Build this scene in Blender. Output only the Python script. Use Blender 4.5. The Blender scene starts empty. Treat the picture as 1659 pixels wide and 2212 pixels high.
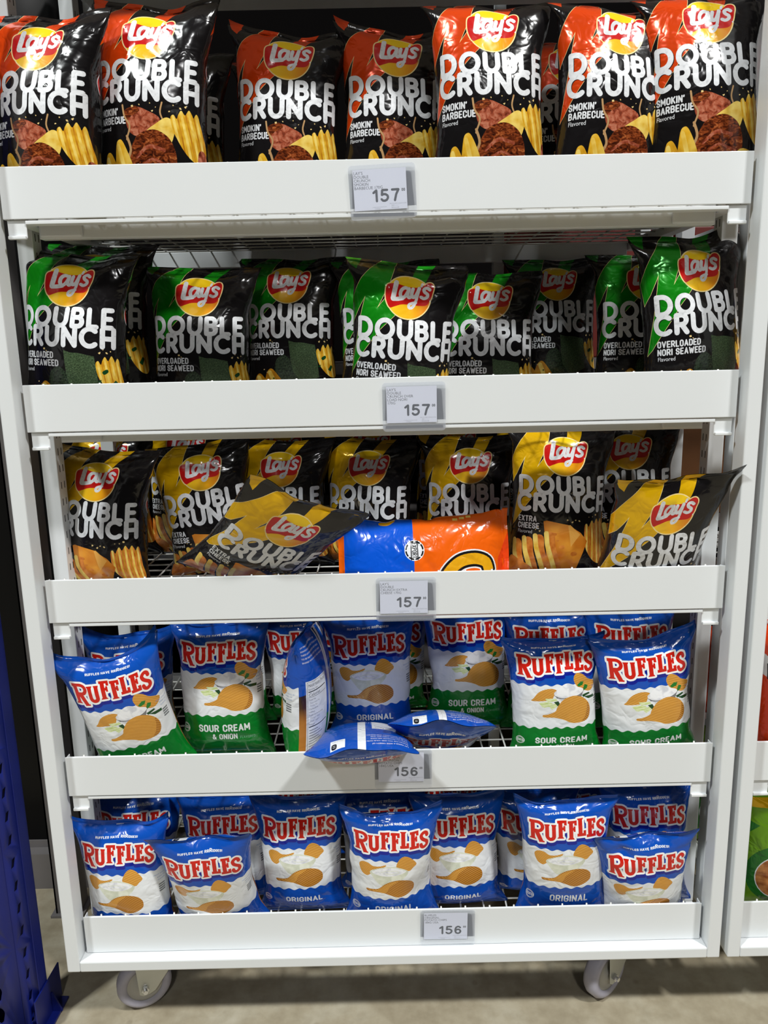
import bpy, bmesh, math, random
import numpy as np
from mathutils import Vector, Matrix
from mathutils.geometry import delaunay_2d_cdt

SC = bpy.context.scene
COL = SC.collection
R = math.radians

# ------------------------------------------------------------------ materials
def lin(c):
    c = c / 255.0
    return c / 12.92 if c <= 0.04045 else ((c + 0.055) / 1.055) ** 2.4

def rgb(r, g, b):
    return (lin(r), lin(g), lin(b), 1.0)

class NT:
    def __init__(self, name):
        self.m = bpy.data.materials.new(name)
        self.m.use_nodes = True
        self.t = self.m.node_tree
        self.n = self.t.nodes
        self.b = self.n['Principled BSDF']
    def new(self, kind, **kw):
        x = self.n.new(kind)
        for k, v in kw.items():
            setattr(x, k, v)
        return x
    def link(self, a, b):
        self.t.links.new(a, b)
    def ramp(self, fac, stops):
        r = self.new('ShaderNodeValToRGB')
        e = r.color_ramp.elements
        while len(e) < len(stops):
            e.new(0.5)
        for i, (p, c) in enumerate(stops):
            e[i].position = p
            e[i].color = c
        self.link(fac, r.inputs['Fac'])
        return r.outputs['Color']

def film_group():
    """crumpled plastic film: sharp little creases plus soft waviness, in the sheet's own UV metres"""
    g = bpy.data.node_groups.new('film_crumple', 'ShaderNodeTree')
    g.interface.new_socket('Strength', in_out='INPUT', socket_type='NodeSocketFloat')
    g.interface.new_socket('Normal', in_out='OUTPUT', socket_type='NodeSocketVector')
    gi = g.nodes.new('NodeGroupInput'); go = g.nodes.new('NodeGroupOutput')
    uv = g.nodes.new('ShaderNodeUVMap')
    oi = g.nodes.new('ShaderNodeObjectInfo')
    mu = g.nodes.new('ShaderNodeMath'); mu.operation = 'MULTIPLY'; mu.inputs[1].default_value = 37.0
    ad = g.nodes.new('ShaderNodeVectorMath'); ad.operation = 'ADD'
    g.links.new(oi.outputs['Random'], mu.inputs[0])
    g.links.new(uv.outputs['UV'], ad.inputs[0])
    g.links.new(mu.outputs[0], ad.inputs[1])
    n1 = g.nodes.new('ShaderNodeTexNoise'); n1.inputs['Scale'].default_value = 26; n1.inputs['Detail'].default_value = 2; n1.inputs['Distortion'].default_value = 0.6
    n2 = g.nodes.new('ShaderNodeTexNoise'); n2.inputs['Scale'].default_value = 70; n2.inputs['Detail'].default_value = 1
    for n in (n1, n2):
        g.links.new(ad.outputs[0], n.inputs['Vector'])
    s = g.nodes.new('ShaderNodeMath'); s.operation = 'SUBTRACT'; s.inputs[1].default_value = 0.5
    a = g.nodes.new('ShaderNodeMath'); a.operation = 'ABSOLUTE'
    g.links.new(n1.outputs['Fac'], s.inputs[0]); g.links.new(s.outputs[0], a.inputs[0])
    m2 = g.nodes.new('ShaderNodeMath'); m2.operation = 'MULTIPLY'; m2.inputs[1].default_value = 0.12
    g.links.new(n2.outputs['Fac'], m2.inputs[0])
    sm = g.nodes.new('ShaderNodeMath'); sm.operation = 'ADD'
    g.links.new(a.outputs[0], sm.inputs[0]); g.links.new(m2.outputs[0], sm.inputs[1])
    bp = g.nodes.new('ShaderNodeBump'); bp.inputs['Distance'].default_value = 0.012
    g.links.new(gi.outputs['Strength'], bp.inputs['Strength'])
    g.links.new(sm.outputs[0], bp.inputs['Height'])
    g.links.new(bp.outputs['Normal'], go.inputs['Normal'])
    return g
FILM = film_group()

def film(name, c, rough=0.18, metal=0.0, bump=0.2, spec=0.5, tex=None):
    k = NT(name)
    k.b.inputs['Base Color'].default_value = rgb(*c)
    k.b.inputs['Roughness'].default_value = rough
    k.b.inputs['Metallic'].default_value = metal
    k.b.inputs['Specular IOR Level'].default_value = spec
    gr = k.new('ShaderNodeGroup'); gr.node_tree = FILM
    gr.inputs['Strength'].default_value = bump
    k.link(gr.outputs['Normal'], k.b.inputs['Normal'])
    if tex:
        uv = k.new('ShaderNodeUVMap')
        tex(k, uv.outputs['UV'])
    return k.m

def t_noise(scale, stops, detail=3.0, dist=0.0, stretch=None):
    def f(k, uv):
        src = uv
        if stretch:
            mp = k.new('ShaderNodeMapping')
            mp.inputs['Scale'].default_value = (stretch[0], stretch[1], 1)
            mp.inputs['Rotation'].default_value = (0, 0, stretch[2])
            k.link(uv, mp.inputs['Vector']); src = mp.outputs['Vector']
        n = k.new('ShaderNodeTexNoise')
        n.inputs['Scale'].default_value = scale; n.inputs['Detail'].default_value = detail; n.inputs['Distortion'].default_value = dist
        k.link(src, n.inputs['Vector'])
        k.link(k.ramp(n.outputs['Fac'], [(p, rgb(*c)) for p, c in stops]), k.b.inputs['Base Color'])
    return f

def t_wave(scale, rot, stops, dist=1.5):
    def f(k, uv):
        mp = k.new('ShaderNodeMapping'); mp.inputs['Rotation'].default_value = (0, 0, rot)
        k.link(uv, mp.inputs['Vector'])
        w = k.new('ShaderNodeTexWave'); w.inputs['Scale'].default_value = scale; w.inputs['Distortion'].default_value = dist
        w.inputs['Detail'].default_value = 1.0; w.inputs['Detail Scale'].default_value = 0.4
        k.link(mp.outputs['Vector'], w.inputs['Vector'])
        k.link(k.ramp(w.outputs['Fac'], [(p, rgb(*c)) for p, c in stops]), k.b.inputs['Base Color'])
    return f

def t_grad(axis_v, lo, hi, stops):
    def f(k, uv):
        sp = k.new('ShaderNodeSeparateXYZ'); k.link(uv, sp.inputs[0])
        mr = k.new('ShaderNodeMapRange'); mr.inputs['From Min'].default_value = lo; mr.inputs['From Max'].default_value = hi
        k.link(sp.outputs[axis_v], mr.inputs['Value'])
        k.link(k.ramp(mr.outputs['Result'], [(p, rgb(*c)) for p, c in stops]), k.b.inputs['Base Color'])
    return f

M = {}
M['black'] = film('black_film', (22, 20, 21), rough=0.17, bump=0.26)
M['load'] = film('dark_gap_black', (10, 10, 11), rough=0.5, bump=0.3, spec=0.2)  # near-black for the made-up block in the dark left gap
M['white'] = film('white_letter_ink', (226, 228, 232), rough=0.33, tex=t_noise(160, [(0.3, (205, 207, 212)), (0.45, (228, 230, 234)), (1.0, (232, 234, 238))]))
M['orange'] = film('orange_film', (226, 70, 14), rough=0.19, metal=0.25, bump=0.34)
M['green'] = film('green_film', (20, 142, 22), rough=0.19, metal=0.25, bump=0.34)
M['yellow'] = film('yellow_film', (230, 180, 14), rough=0.19, metal=0.25, bump=0.34)
M['edge'] = film('cream_outline_ink', (250, 226, 160), bump=0.12)
M['red'] = film('red_ribbon_ink', (200, 26, 24), bump=0.12)
M['sun_top'] = film('yellow_disc_ink', (250, 208, 26), bump=0.12)
M['sun_low'] = film('orange_yellow_disc_ink', (246, 180, 26), bump=0.12, tex=t_grad(0, -0.035, 0.04, [(0.0, (250, 206, 40)), (0.55, (247, 180, 26)), (1.0, (226, 120, 20))]))
M['chip'] = film('golden_chip_print', (228, 176, 52), bump=0.12, tex=t_noise(45, [(0.3, (196, 132, 24)), (0.5, (230, 176, 44)), (0.7, (246, 208, 92))], 2))
M['chip_lit'] = film('pale_chip_print', (250, 216, 104), bump=0.12, tex=t_noise(55, [(0.3, (232, 184, 60)), (0.6, (252, 222, 118))], 2))
M['chip_shade'] = film('amber_chip_print', (200, 134, 26), bump=0.12, tex=t_noise(55, [(0.3, (180, 112, 20)), (0.6, (214, 150, 36))], 2))
M['meat'] = film('roast_meat_print', (110, 46, 22), bump=0.12, tex=t_noise(95, [(0.32, (40, 14, 8)), (0.48, (104, 44, 20)), (0.62, (158, 76, 36)), (0.74, (206, 134, 76))], 4, 1.5, (1.0, 2.2, 0.5)))
M['meat_pink'] = film('pink_meat_print', (196, 96, 78), bump=0.12, tex=t_noise(110, [(0.32, (110, 44, 28)), (0.5, (168, 82, 56)), (0.7, (206, 132, 104))], 3, 1.0))
M['smoke'] = film('smoke_print', (190, 150, 104), bump=0.12)
M['crumb'] = film('crumb_print', (236, 206, 140), bump=0.12)
M['nori'] = film('nori_print', (60, 80, 52), rough=0.34, bump=0.12, tex=t_noise(420, [(0.34, (34, 46, 28)), (0.52, (62, 82, 54)), (0.7, (100, 122, 86))], 4, 0.6, (1, 1.6, 0.4)))
M['nori_dark'] = film('dark_nori_print', (44, 56, 42), bump=0.12, tex=t_noise(300, [(0.35, (24, 32, 24)), (0.65, (62, 78, 58))], 4))
M['cheese'] = film('cheese_block_print', (222, 134, 36), bump=0.12, tex=t_noise(30, [(0.3, (206, 112, 26)), (0.7, (236, 158, 56))], 1))
M['cheese_lit'] = film('cheese_side_print', (244, 178, 84), bump=0.12)
M['cheese_dark'] = film('orange_chip_print', (216, 122, 40), bump=0.12, tex=t_noise(60, [(0.3, (190, 98, 26)), (0.7, (236, 150, 66))], 2))
M['blue'] = film('blue_film', (16, 78, 178), rough=0.16, bump=0.28)
M['navy'] = film('navy_ink', (20, 32, 140), rough=0.16, bump=0.28)
M['film_white'] = film('white_film', (232, 235, 238), rough=0.2, bump=0.34)
M['letter_red'] = film('red_letter_ink', (204, 34, 22), bump=0.22)
M['letter_back'] = film('letter_backing_ink', (240, 241, 240), bump=0.22)
M['sour_green'] = film('sour_cream_green_film', (10, 122, 40), rough=0.17, bump=0.28)
M['ridged'] = film('ridged_chip_print', (214, 150, 54), bump=0.12, tex=t_wave(95, 1.15, [(0.0, (178, 112, 30)), (0.5, (212, 150, 56)), (1.0, (230, 176, 86))]))
M['ridged_dark'] = film('ridged_chip_underside_print', (184, 120, 38), bump=0.12, tex=t_wave(85, 0.9, [(0.0, (150, 92, 24)), (0.6, (190, 126, 42)), (1.0, (206, 148, 64))]))
M['dip'] = film('dip_print', (222, 226, 206), bump=0.12, tex=t_noise(50, [(0.35, (206, 210, 190)), (0.65, (232, 234, 218))], 2, 1.0))
M['cream'] = film('sour_cream_print', (238, 239, 242), bump=0.12, tex=t_noise(60, [(0.3, (206, 208, 216)), (0.5, (240, 241, 244))], 2, 1.0))
M['bowl_grey'] = film('bowl_print', (120, 120, 122), bump=0.12)
M['herb'] = film('chive_print', (36, 118, 44), bump=0.12)
M['herb_dark'] = film('dark_chive_print', (22, 70, 34), bump=0.12)
M['leek'] = film('leek_print', (206, 222, 150), bump=0.12, tex=t_noise(90, [(0.3, (180, 206, 110)), (0.6, (228, 236, 190))], 2, 0, (1, 4, 0.3)))
M['ink_blue'] = film('pale_blue_ink', (96, 132, 190), bump=0.12)
M['ink_grey'] = film('grey_ink', (120, 122, 126), bump=0.12)
M['ink_black'] = film('black_ink', (22, 22, 24), bump=0.12)
M['ink_pale'] = film('pale_green_ink', (120, 176, 140), bump=0.12)
M['photo_brown'] = film('brown_photo_print', (172, 108, 42), bump=0.12, tex=t_grad(1, 0.12, 0.24, [(0.0, (24, 18, 16)), (0.35, (70, 40, 18)), (0.6, (176, 112, 44)), (1.0, (188, 122, 50))]))
M['puff_blue'] = film('bright_blue_film', (8, 84, 206), rough=0.18, bump=0.3)
M['puff_orange'] = film('bright_orange_film', (236, 98, 14), rough=0.18, bump=0.3)
M['puff_red'] = film('orange_red_film', (226, 66, 18), rough=0.22, bump=0.55)
M['lime'] = film('lime_green_film', (108, 160, 22), rough=0.25, bump=0.6)
M['lime_dark'] = film('deep_green_film', (30, 110, 34), rough=0.25, bump=0.5)
M['gold_bag'] = film('golden_yellow_film', (224, 164, 20), rough=0.25, bump=0.55)
M['nut'] = film('nut_print', (176, 104, 50), bump=0.12, tex=t_noise(60, [(0.3, (130, 66, 26)), (0.7, (212, 146, 84))], 2))

def plain(name, c, rough=0.5, metal=0.0, spec=0.5, noise=None, bump=None):
    k = NT(name)
    k.b.inputs['Base Color'].default_value = rgb(*c)
    k.b.inputs['Roughness'].default_value = rough
    k.b.inputs['Metallic'].default_value = metal
    k.b.inputs['Specular IOR Level'].default_value = spec
    if noise or bump:
        tc = k.new('ShaderNodeTexCoord')
    if noise:
        sc, lo, hi = noise
        n = k.new('ShaderNodeTexNoise'); n.inputs['Scale'].default_value = sc; n.inputs['Detail'].default_value = 5
        k.link(tc.outputs['Object'], n.inputs['Vector'])
        k.link(k.ramp(n.outputs['Fac'], [(0.3, rgb(*lo)), (0.7, rgb(*hi))]), k.b.inputs['Base Color'])
    if bump:
        sc, st = bump
        n = k.new('ShaderNodeTexNoise'); n.inputs['Scale'].default_value = sc; n.inputs['Detail'].default_value = 3
        k.link(tc.outputs['Object'], n.inputs['Vector'])
        b = k.new('ShaderNodeBump'); b.inputs['Strength'].default_value = st; b.inputs['Distance'].default_value = 0.002
        k.link(n.outputs['Fac'], b.inputs['Height']); k.link(b.outputs['Normal'], k.b.inputs['Normal'])
    return k.m

M['paint'] = plain('white_powder_coat', (229, 233, 235), rough=0.42, bump=(900, 0.03), noise=(2.2, (227, 231, 233), (232, 235, 237)))
M['wire'] = plain('white_coated_wire', (222, 222, 218), rough=0.4)
M['slot'] = plain('dark_slot', (40, 38, 38), rough=0.7)
M['card'] = plain('pale_paper_card', (226, 230, 246), rough=0.6)
M['ink'] = plain('dark_print_ink', (36, 40, 50), rough=0.6)
M['ink_faint'] = plain('faint_print_ink', (150, 154, 168), rough=0.6)
M['zinc'] = plain('zinc_plated_steel', (196, 198, 190), rough=0.38, metal=0.55, noise=(9, (188, 190, 182), (206, 207, 200)))
M['bolt'] = plain('bright_bolt_steel', (222, 222, 222), rough=0.22, metal=0.9)
M['tyre'] = plain('grey_rubber_tread', (172, 170, 184), rough=0.5, noise=(30, (162, 160, 174), (180, 178, 192)))
M['hub'] = plain('grey_wheel_hub', (176, 174, 168), rough=0.5)
M['blue_steel'] = plain('blue_rack_paint', (10, 24, 104), rough=0.4, noise=(6, (8, 20, 92), (13, 30, 118)))
M['grey_steel'] = plain('dull_grey_steel', (112, 108, 108), rough=0.5, noise=(3, (104, 100, 100), (120, 116, 116)))
M['red_box'] = plain('red_carton', (104, 24, 16), rough=0.6, noise=(4, (94, 20, 14), (114, 30, 20)))
M['brown_box'] = plain('brown_carton', (104, 62, 26), rough=0.6, noise=(5, (92, 54, 22), (116, 72, 32)))
M['backdrop'] = plain('backdrop_dark', (12, 11, 11), rough=0.95, spec=0.0, noise=(1.5, (11, 10, 10), (14, 12, 12)))  # near-black colour stands for the unlit space behind the racks

def floor_mat():
    k = NT('worn_concrete')
    tc = k.new('ShaderNodeTexCoord')
    n1 = k.new('ShaderNodeTexNoise'); n1.inputs['Scale'].default_value = 7; n1.inputs['Detail'].default_value = 6; n1.inputs['Roughness'].default_value = 0.6
    n2 = k.new('ShaderNodeTexNoise'); n2.inputs['Scale'].default_value = 38; n2.inputs['Detail'].default_value = 4
    v = k.new('ShaderNodeTexVoronoi'); v.inputs['Scale'].default_value = 11; v.inputs['Randomness'].default_value = 1
    for n in (n1, n2, v):
        k.link(tc.outputs['Object'], n.inputs['Vector'])
    a = k.ramp(n1.outputs['Fac'], [(0.3, rgb(142, 131, 109)), (0.5, rgb(165, 155, 133)), (0.7, rgb(183, 176, 157))])
    mx = k.new('ShaderNodeMix', data_type='RGBA'); mx.blend_type = 'MULTIPLY'
    mx.inputs['Factor'].default_value = 0.5
    b = k.ramp(n2.outputs['Fac'], [(0.3, (0.72, 0.7, 0.66, 1)), (0.6, (1, 1, 1, 1))])
    k.link(a, mx.inputs[6]); k.link(b, mx.inputs[7])
    spots = k.ramp(v.outputs['Distance'], [(0.04, (0.5, 0.45, 0.4, 1)), (0.09, (1, 1, 1, 1))])
    m2 = k.new('ShaderNodeMix', data_type='RGBA'); m2.blend_type = 'MULTIPLY'; m2.inputs['Factor'].default_value = 0.35
    k.link(mx.outputs[2], m2.inputs[6]); k.link(spots, m2.inputs[7])
    k.link(m2.outputs[2], k.b.inputs['Base Color'])
    k.b.inputs['Roughness'].default_value = 0.5
    bp = k.new('ShaderNodeBump'); bp.inputs['Strength'].default_value = 0.15; bp.inputs['Distance'].default_value = 0.003
    k.link(n2.outputs['Fac'], bp.inputs['Height']); k.link(bp.outputs['Normal'], k.b.inputs['Normal'])
    return k.m
M['floor'] = floor_mat()

def sleeve_mat():
    k = NT('clear_plastic_sleeve')
    k.b.inputs['Base Color'].default_value = rgb(214, 220, 234)
    k.b.inputs['Roughness'].default_value = 0.12
    k.b.inputs['Alpha'].default_value = 0.10
    return k.m
M['sleeve'] = sleeve_mat()

# ------------------------------------------------------------------ object helpers
def empty(name, loc=(0, 0, 0), rot=(0, 0, 0), label=None, cat=None, group=None):
    o = bpy.data.objects.new(name, None)
    o.empty_display_size = 0.05
    COL.objects.link(o)
    o.location = loc; o.rotation_euler = rot
    return tag(o, label, cat, group)

def tag(o, label=None, cat=None, group=None, kind=None):
    if label: o['label'] = label
    if cat: o['category'] = cat
    if group: o['group'] = group
    if kind: o['kind'] = kind
    return o

def obj(name, bm, mat, parent=None, smooth=False, bevel=0.0):
    me = bpy.data.meshes.new(name)
    bm.to_mesh(me); bm.free()
    for m in (mat if isinstance(mat, (list, tuple)) else [mat]):
        me.materials.append(m)
    if smooth:
        me.shade_smooth()
    o = bpy.data.objects.new(name, me)
    COL.objects.link(o)
    if parent: o.parent = parent
    if bevel:
        b = o.modifiers.new('bevel', 'BEVEL'); b.width = bevel; b.segments = 2; b.limit_method = 'ANGLE'
    return o

def add_box(bm, x0, x1, y0, y1, z0, z1, mi=0):
    v = [bm.verts.new((x, y, z)) for x in (x0, x1) for y in (y0, y1) for z in (z0, z1)]
    for f in ((0, 1, 3, 2), (4, 6, 7, 5), (0, 4, 5, 1), (2, 3, 7, 6), (0, 2, 6, 4), (1, 5, 7, 3)):
        bm.faces.new([v[i] for i in f]).material_index = mi

def add_rod(bm, a, b, r, n=6):
    a = Vector(a); b = Vector(b); d = (b - a).normalized()
    u = d.orthogonal().normalized(); w = d.cross(u)
    rings = []
    for p in (a, b):
        rings.append([bm.verts.new(p + (u * math.cos(2 * math.pi * i / n) + w * math.sin(2 * math.pi * i / n)) * r) for i in range(n)])
    for i in range(n):
        j = (i + 1) % n
        bm.faces.new((rings[0][i], rings[0][j], rings[1][j], rings[1][i]))
    bm.faces.new(rings[0][::-1]); bm.faces.new(rings[1])

def add_prism(bm, prof, y0, y1, mi=0):
    """polygon in (x, z) extruded from y0 to y1"""
    a = [bm.verts.new((x, y0, z)) for x, z in prof]
    b = [bm.verts.new((x, y1, z)) for x, z in prof]
    n = len(prof)
    bm.faces.new(a).material_index = mi; bm.faces.new(b[::-1]).material_index = mi
    for i in range(n):
        j = (i + 1) % n
        bm.faces.new((a[j], a[i], b[i], b[j])).material_index = mi
    bmesh.ops.recalc_face_normals(bm, faces=bm.faces)

def add_lathe(bm, prof, n=40, loop=False):
    """(radius, height) profile turned about an axis through the origin"""
    rings = []
    for r, h in prof:
        ring = []
        for i in range(n):
            a = 2 * math.pi * i / n
            ring.append(bm.verts.new((r * math.cos(a), h, r * math.sin(a))))
        rings.append(ring)
    for k in range(len(rings) - (0 if loop else 1)):
        q = rings[(k + 1) % len(rings)]
        for i in range(n):
            j = (i + 1) % n
            bm.faces.new((rings[k][i], rings[k][j], q[j], q[i]))
    if not loop:
        bm.faces.new(rings[0]); bm.faces.new(rings[-1][::-1])
    bmesh.ops.recalc_face_normals(bm, faces=bm.faces)

# ------------------------------------------------------------------ flat artwork: shapes -> one planar partition
def P(pts):
    return [[np.array(pts, float)]]

def ell(cx, cy, rx, ry=None, n=36, a0=0, a1=360, rot=0):
    ry = rx if ry is None else ry
    a = np.radians(np.linspace(a0, a1, n, endpoint=(a1 - a0) % 360 != 0))
    x = rx * np.cos(a); y = ry * np.sin(a)
    c, s = math.cos(rot), math.sin(rot)
    return [[np.stack([cx + c * x - s * y, cy + s * x + c * y], 1)]]

def curve(pts, n=6, closed=False):
    p = np.array(pts, float)
    q = np.vstack([p[-1], p, p[0], p[1]]) if closed else np.vstack([2 * p[0] - p[1], p, 2 * p[-1] - p[-2]])
    out = []
    for i in range(1, len(q) - 2):
        for k in range(n):
            t = k / n
            a, b, c, d = q[i - 1], q[i], q[i + 1], q[i + 2]
            out.append(0.5 * (2 * b + (c - a) * t + (2 * a - 5 * b + 4 * c - d) * t * t + (3 * b - a - 3 * c + d) * t ** 3))
    if not closed:
        out.append(p[-1])
    return np.array(out)

def blob(pts, n=5):
    return [[curve(pts, n, True)]]

def stroke(pts, w, closed=False, caps=8, butt=False):
    p = np.array(pts, float)
    sh = []
    m = len(p)
    for i in range(m if closed else m - 1):
        a, b = p[i], p[(i + 1) % m]
        d = b - a; L = np.hypot(*d)
        if L < 1e-9:
            continue
        nrm = np.array([-d[1], d[0]]) / L * w / 2
        sh.append([np.array([a + nrm, b + nrm, b - nrm, a - nrm])])
    for i in range(m):
        if butt and not closed and i in (0, m - 1):
            continue
        ang = np.linspace(0, 2 * math.pi, caps, endpoint=False) + 0.2
        sh.append([np.stack([p[i, 0] + w / 2 * np.cos(ang), p[i, 1] + w / 2 * np.sin(ang)], 1)])
    return sh

def xf(shapes, sx=1, sy=None, ox=0, oy=0, rot=0, shear=0):
    """scale, rotate and move shapes; sy defaults to -sx (letters are drawn y-up, sheets run y-down)"""
    sy = -sx if sy is None else sy
    c, s = math.cos(rot), math.sin(rot)
    out = []
    for sh in shapes:
        o = []
        for q in sh:
            x = q[:, 0] * sx + shear * q[:, 1]; y = q[:, 1] * sy
            o.append(np.stack([ox + c * x - s * y, oy + s * x + c * y], 1))
        out.append(o)
    return out

def grow(shapes, w):
    shapes = union(shapes)
    out = list(shapes)
    for sh in shapes:
        for q in sh:
            out += stroke(q, 2 * w, True, 8)
    return union(out)

_text_cache = {}
def text(body, h, x=0, y=0, align='l', sx=1.0, bold=0.0, rot=0.0):
    """contours of a line of lettering: cap height h, baseline at y, sheet coordinates (y down)"""
    key = (body, bold)
    if key not in _text_cache:
        cu = bpy.data.curves.new('lettering', 'FONT')
        cu.body = body; cu.size = 1.0; cu.fill_mode = 'NONE'; cu.resolution_u = 2; cu.offset = bold
        o = bpy.data.objects.new('lettering', cu)
        COL.objects.link(o)
        bpy.context.view_layer.update()
        me = o.evaluated_get(bpy.context.evaluated_depsgraph_get()).to_mesh()
        co = np.array([v.co[:2] for v in me.vertices]) if len(me.vertices) else np.zeros((0, 2))
        nxt = {}
        for e in me.edges:
            a, b = e.vertices
            nxt.setdefault(a, []).append(b); nxt.setdefault(b, []).append(a)
        seen = set(); loops = []
        for s in range(len(co)):
            if s in seen or s not in nxt:
                continue
            lp = [s]; seen.add(s); cur = s
            while True:
                nn = [k for k in nxt[cur] if k not in seen]
                if not nn:
                    break
                cur = nn[0]; seen.add(cur); lp.append(cur)
            if len(lp) > 2:
                loops.append(co[lp])
        bpy.data.objects.remove(o, do_unlink=True)
        _text_cache[key] = loops
    loops = _text_cache[key]
    if not loops:
        return []
    k = h / 0.727
    wid = max(l[:, 0].max() for l in loops) * k * sx
    ox = x - (wid if align == 'r' else wid / 2 if align == 'c' else 0)
    return xf([loops], k * sx, -k, ox, y) if not rot else xf(xf([loops], k * sx, -k, ox - x, 0), 1, 1, x, y, rot)

def simplify(q, tol):
    """closed loop, Douglas-Peucker"""
    n = len(q)
    if n < 6:
        return q
    far = int(np.argmax(np.hypot(*(q - q[0]).T)))
    keep = {0, far}
    ring = np.vstack([q, q[:1]])
    st = [(0, far), (far, n)]
    while st:
        i, j = st.pop()
        if j - i < 2:
            continue
        a, b = ring[i], ring[j]; d = b - a; L = np.hypot(*d)
        w = ring[i + 1:j] - a
        e = np.abs(w[:, 0] * d[1] - w[:, 1] * d[0]) / L if L > 1e-12 else np.hypot(*w.T)
        k = int(np.argmax(e))
        if e[k] > tol:
            k += i + 1; keep.add(k); st += [(i, k), (k, j)]
    return q[sorted(keep)]

def union(shapes, tol=.00009):
    """merge overlapping shapes into clean outline loops"""
    V = []; E = []
    for sh in shapes:
        for q in sh:
            n = len(V); V.extend(Vector((float(a), float(b))) for a, b in q); m = len(q)
            E.extend((n + i, n + (i + 1) % m) for i in range(m))
    r = delaunay_2d_cdt(V, E, [], 0, 1e-6, False)
    v = np.array([(p.x, p.y) for p in r[0]]); f = np.array(r[2])
    f = f[Art.inside(shapes, v[f].mean(1))]
    ed = set()
    for a, b, c in f.tolist():
        ed.update(((a, b), (b, c), (c, a)))
    nxt = {}
    for a, b in ed:
        if (b, a) not in ed:
            nxt.setdefault(a, []).append(b)
    loops = []
    while nxt:
        s0 = next(iter(nxt)); lp = []; cur = s0
        while cur in nxt:
            lp.append(cur); t = nxt[cur].pop()
            if not nxt[cur]:
                del nxt[cur]
            cur = t
        if len(lp) > 2:
            q = simplify(v[lp], tol)
            if len(q) > 2 and abs(np.sum(q[:, 0] * np.roll(q[:, 1], -1) - np.roll(q[:, 0], -1) * q[:, 1])) > 4e-8:
                loops.append(q)
    return [loops] if loops else []

class Art:
    def __init__(self, x0, x1, y0, y1, step, base, extra_y=()):
        self.b = (x0, x1, y0, y1); self.step = step; self.layers = []; self.base = base; self.extra_y = extra_y
    def add(self, mat, shapes, clip=None):
        if shapes:
            if len(shapes) > 1:
                shapes = union(shapes)
            self.layers.append((mat, shapes, clip))
        return shapes
    @staticmethod
    def inside(shapes, c):
        res = np.zeros(len(c), bool)
        for sh in shapes:
            allp = np.vstack(sh)
            lo = allp.min(0); hi = allp.max(0)
            idx = np.nonzero((c[:, 0] >= lo[0]) & (c[:, 0] <= hi[0]) & (c[:, 1] >= lo[1]) & (c[:, 1] <= hi[1]) & ~res)[0]
            if not len(idx):
                continue
            x = c[idx, 0]; y = c[idx, 1]
            par = np.zeros(len(idx), bool)
            for q in sh:
                a = q; b = np.roll(q, -1, 0)
                for (ax, ay), (bx, by) in zip(a, b):
                    if ay == by:
                        continue
                    hit = ((ay > y) != (by > y)) & (x < (bx - ax) * (y - ay) / (by - ay) + ax)
                    par ^= hit
            res[idx] |= par
        return res
    def build(self):
        x0, x1, y0, y1 = self.b
        V = []; E = []
        def seg(ax, ay, bx, by):
            n = len(V); V.append(Vector((ax, ay))); V.append(Vector((bx, by))); E.append((n, n + 1))
        nx = max(1, round((x1 - x0) / self.step)); ny = max(1, round((y1 - y0) / self.step))
        for i in range(nx + 1):
            x = x0 + (x1 - x0) * i / nx; seg(x, y0, x, y1)
        for y in sorted(set([y0 + (y1 - y0) * j / ny for j in range(ny + 1)] + list(self.extra_y))):
            seg(x0, y, x1, y)
        for mat, shapes, clip in self.layers:
            for sh in shapes + (clip or []):
                for q in sh:
                    n = len(V)
                    V.extend(Vector((float(a), float(b))) for a, b in q)
                    m = len(q)
                    E.extend((n + i, n + (i + 1) % m) for i in range(m))
        r = delaunay_2d_cdt(V, E, [], 0, 2e-6, False)
        v = np.array([(p.x, p.y) for p in r[0]])
        f = np.array(r[2])
        c = v[f].mean(1)
        keep = (c[:, 0] > x0) & (c[:, 0] < x1) & (c[:, 1] > y0) & (c[:, 1] < y1)
        f = f[keep]; c = c[keep]
        names = [self.base]; mi = np.zeros(len(f), int)
        for mat, shapes, clip in self.layers:
            ins = self.inside(shapes, c)
            if clip:
                ins &= self.inside(clip, c)
            if mat not in names:
                names.append(mat)
            mi[ins] = names.index(mat)
        # tidy: drop unused verts, keep orientation (counter-clockwise in x right / y up == clockwise here)
        used = np.unique(f)
        remap = -np.ones(len(v), int); remap[used] = np.arange(len(used))
        return v[used], remap[f], mi, names
# ------------------------------------------------------------------ lettering
def arcp(cx, cy, r, a0, a1, n=10, ry=None):
    a = np.radians(np.linspace(a0, a1, n)); ry = r if ry is None else ry
    return [(cx + r * math.cos(t), cy + ry * math.sin(t)) for t in a]

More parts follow.
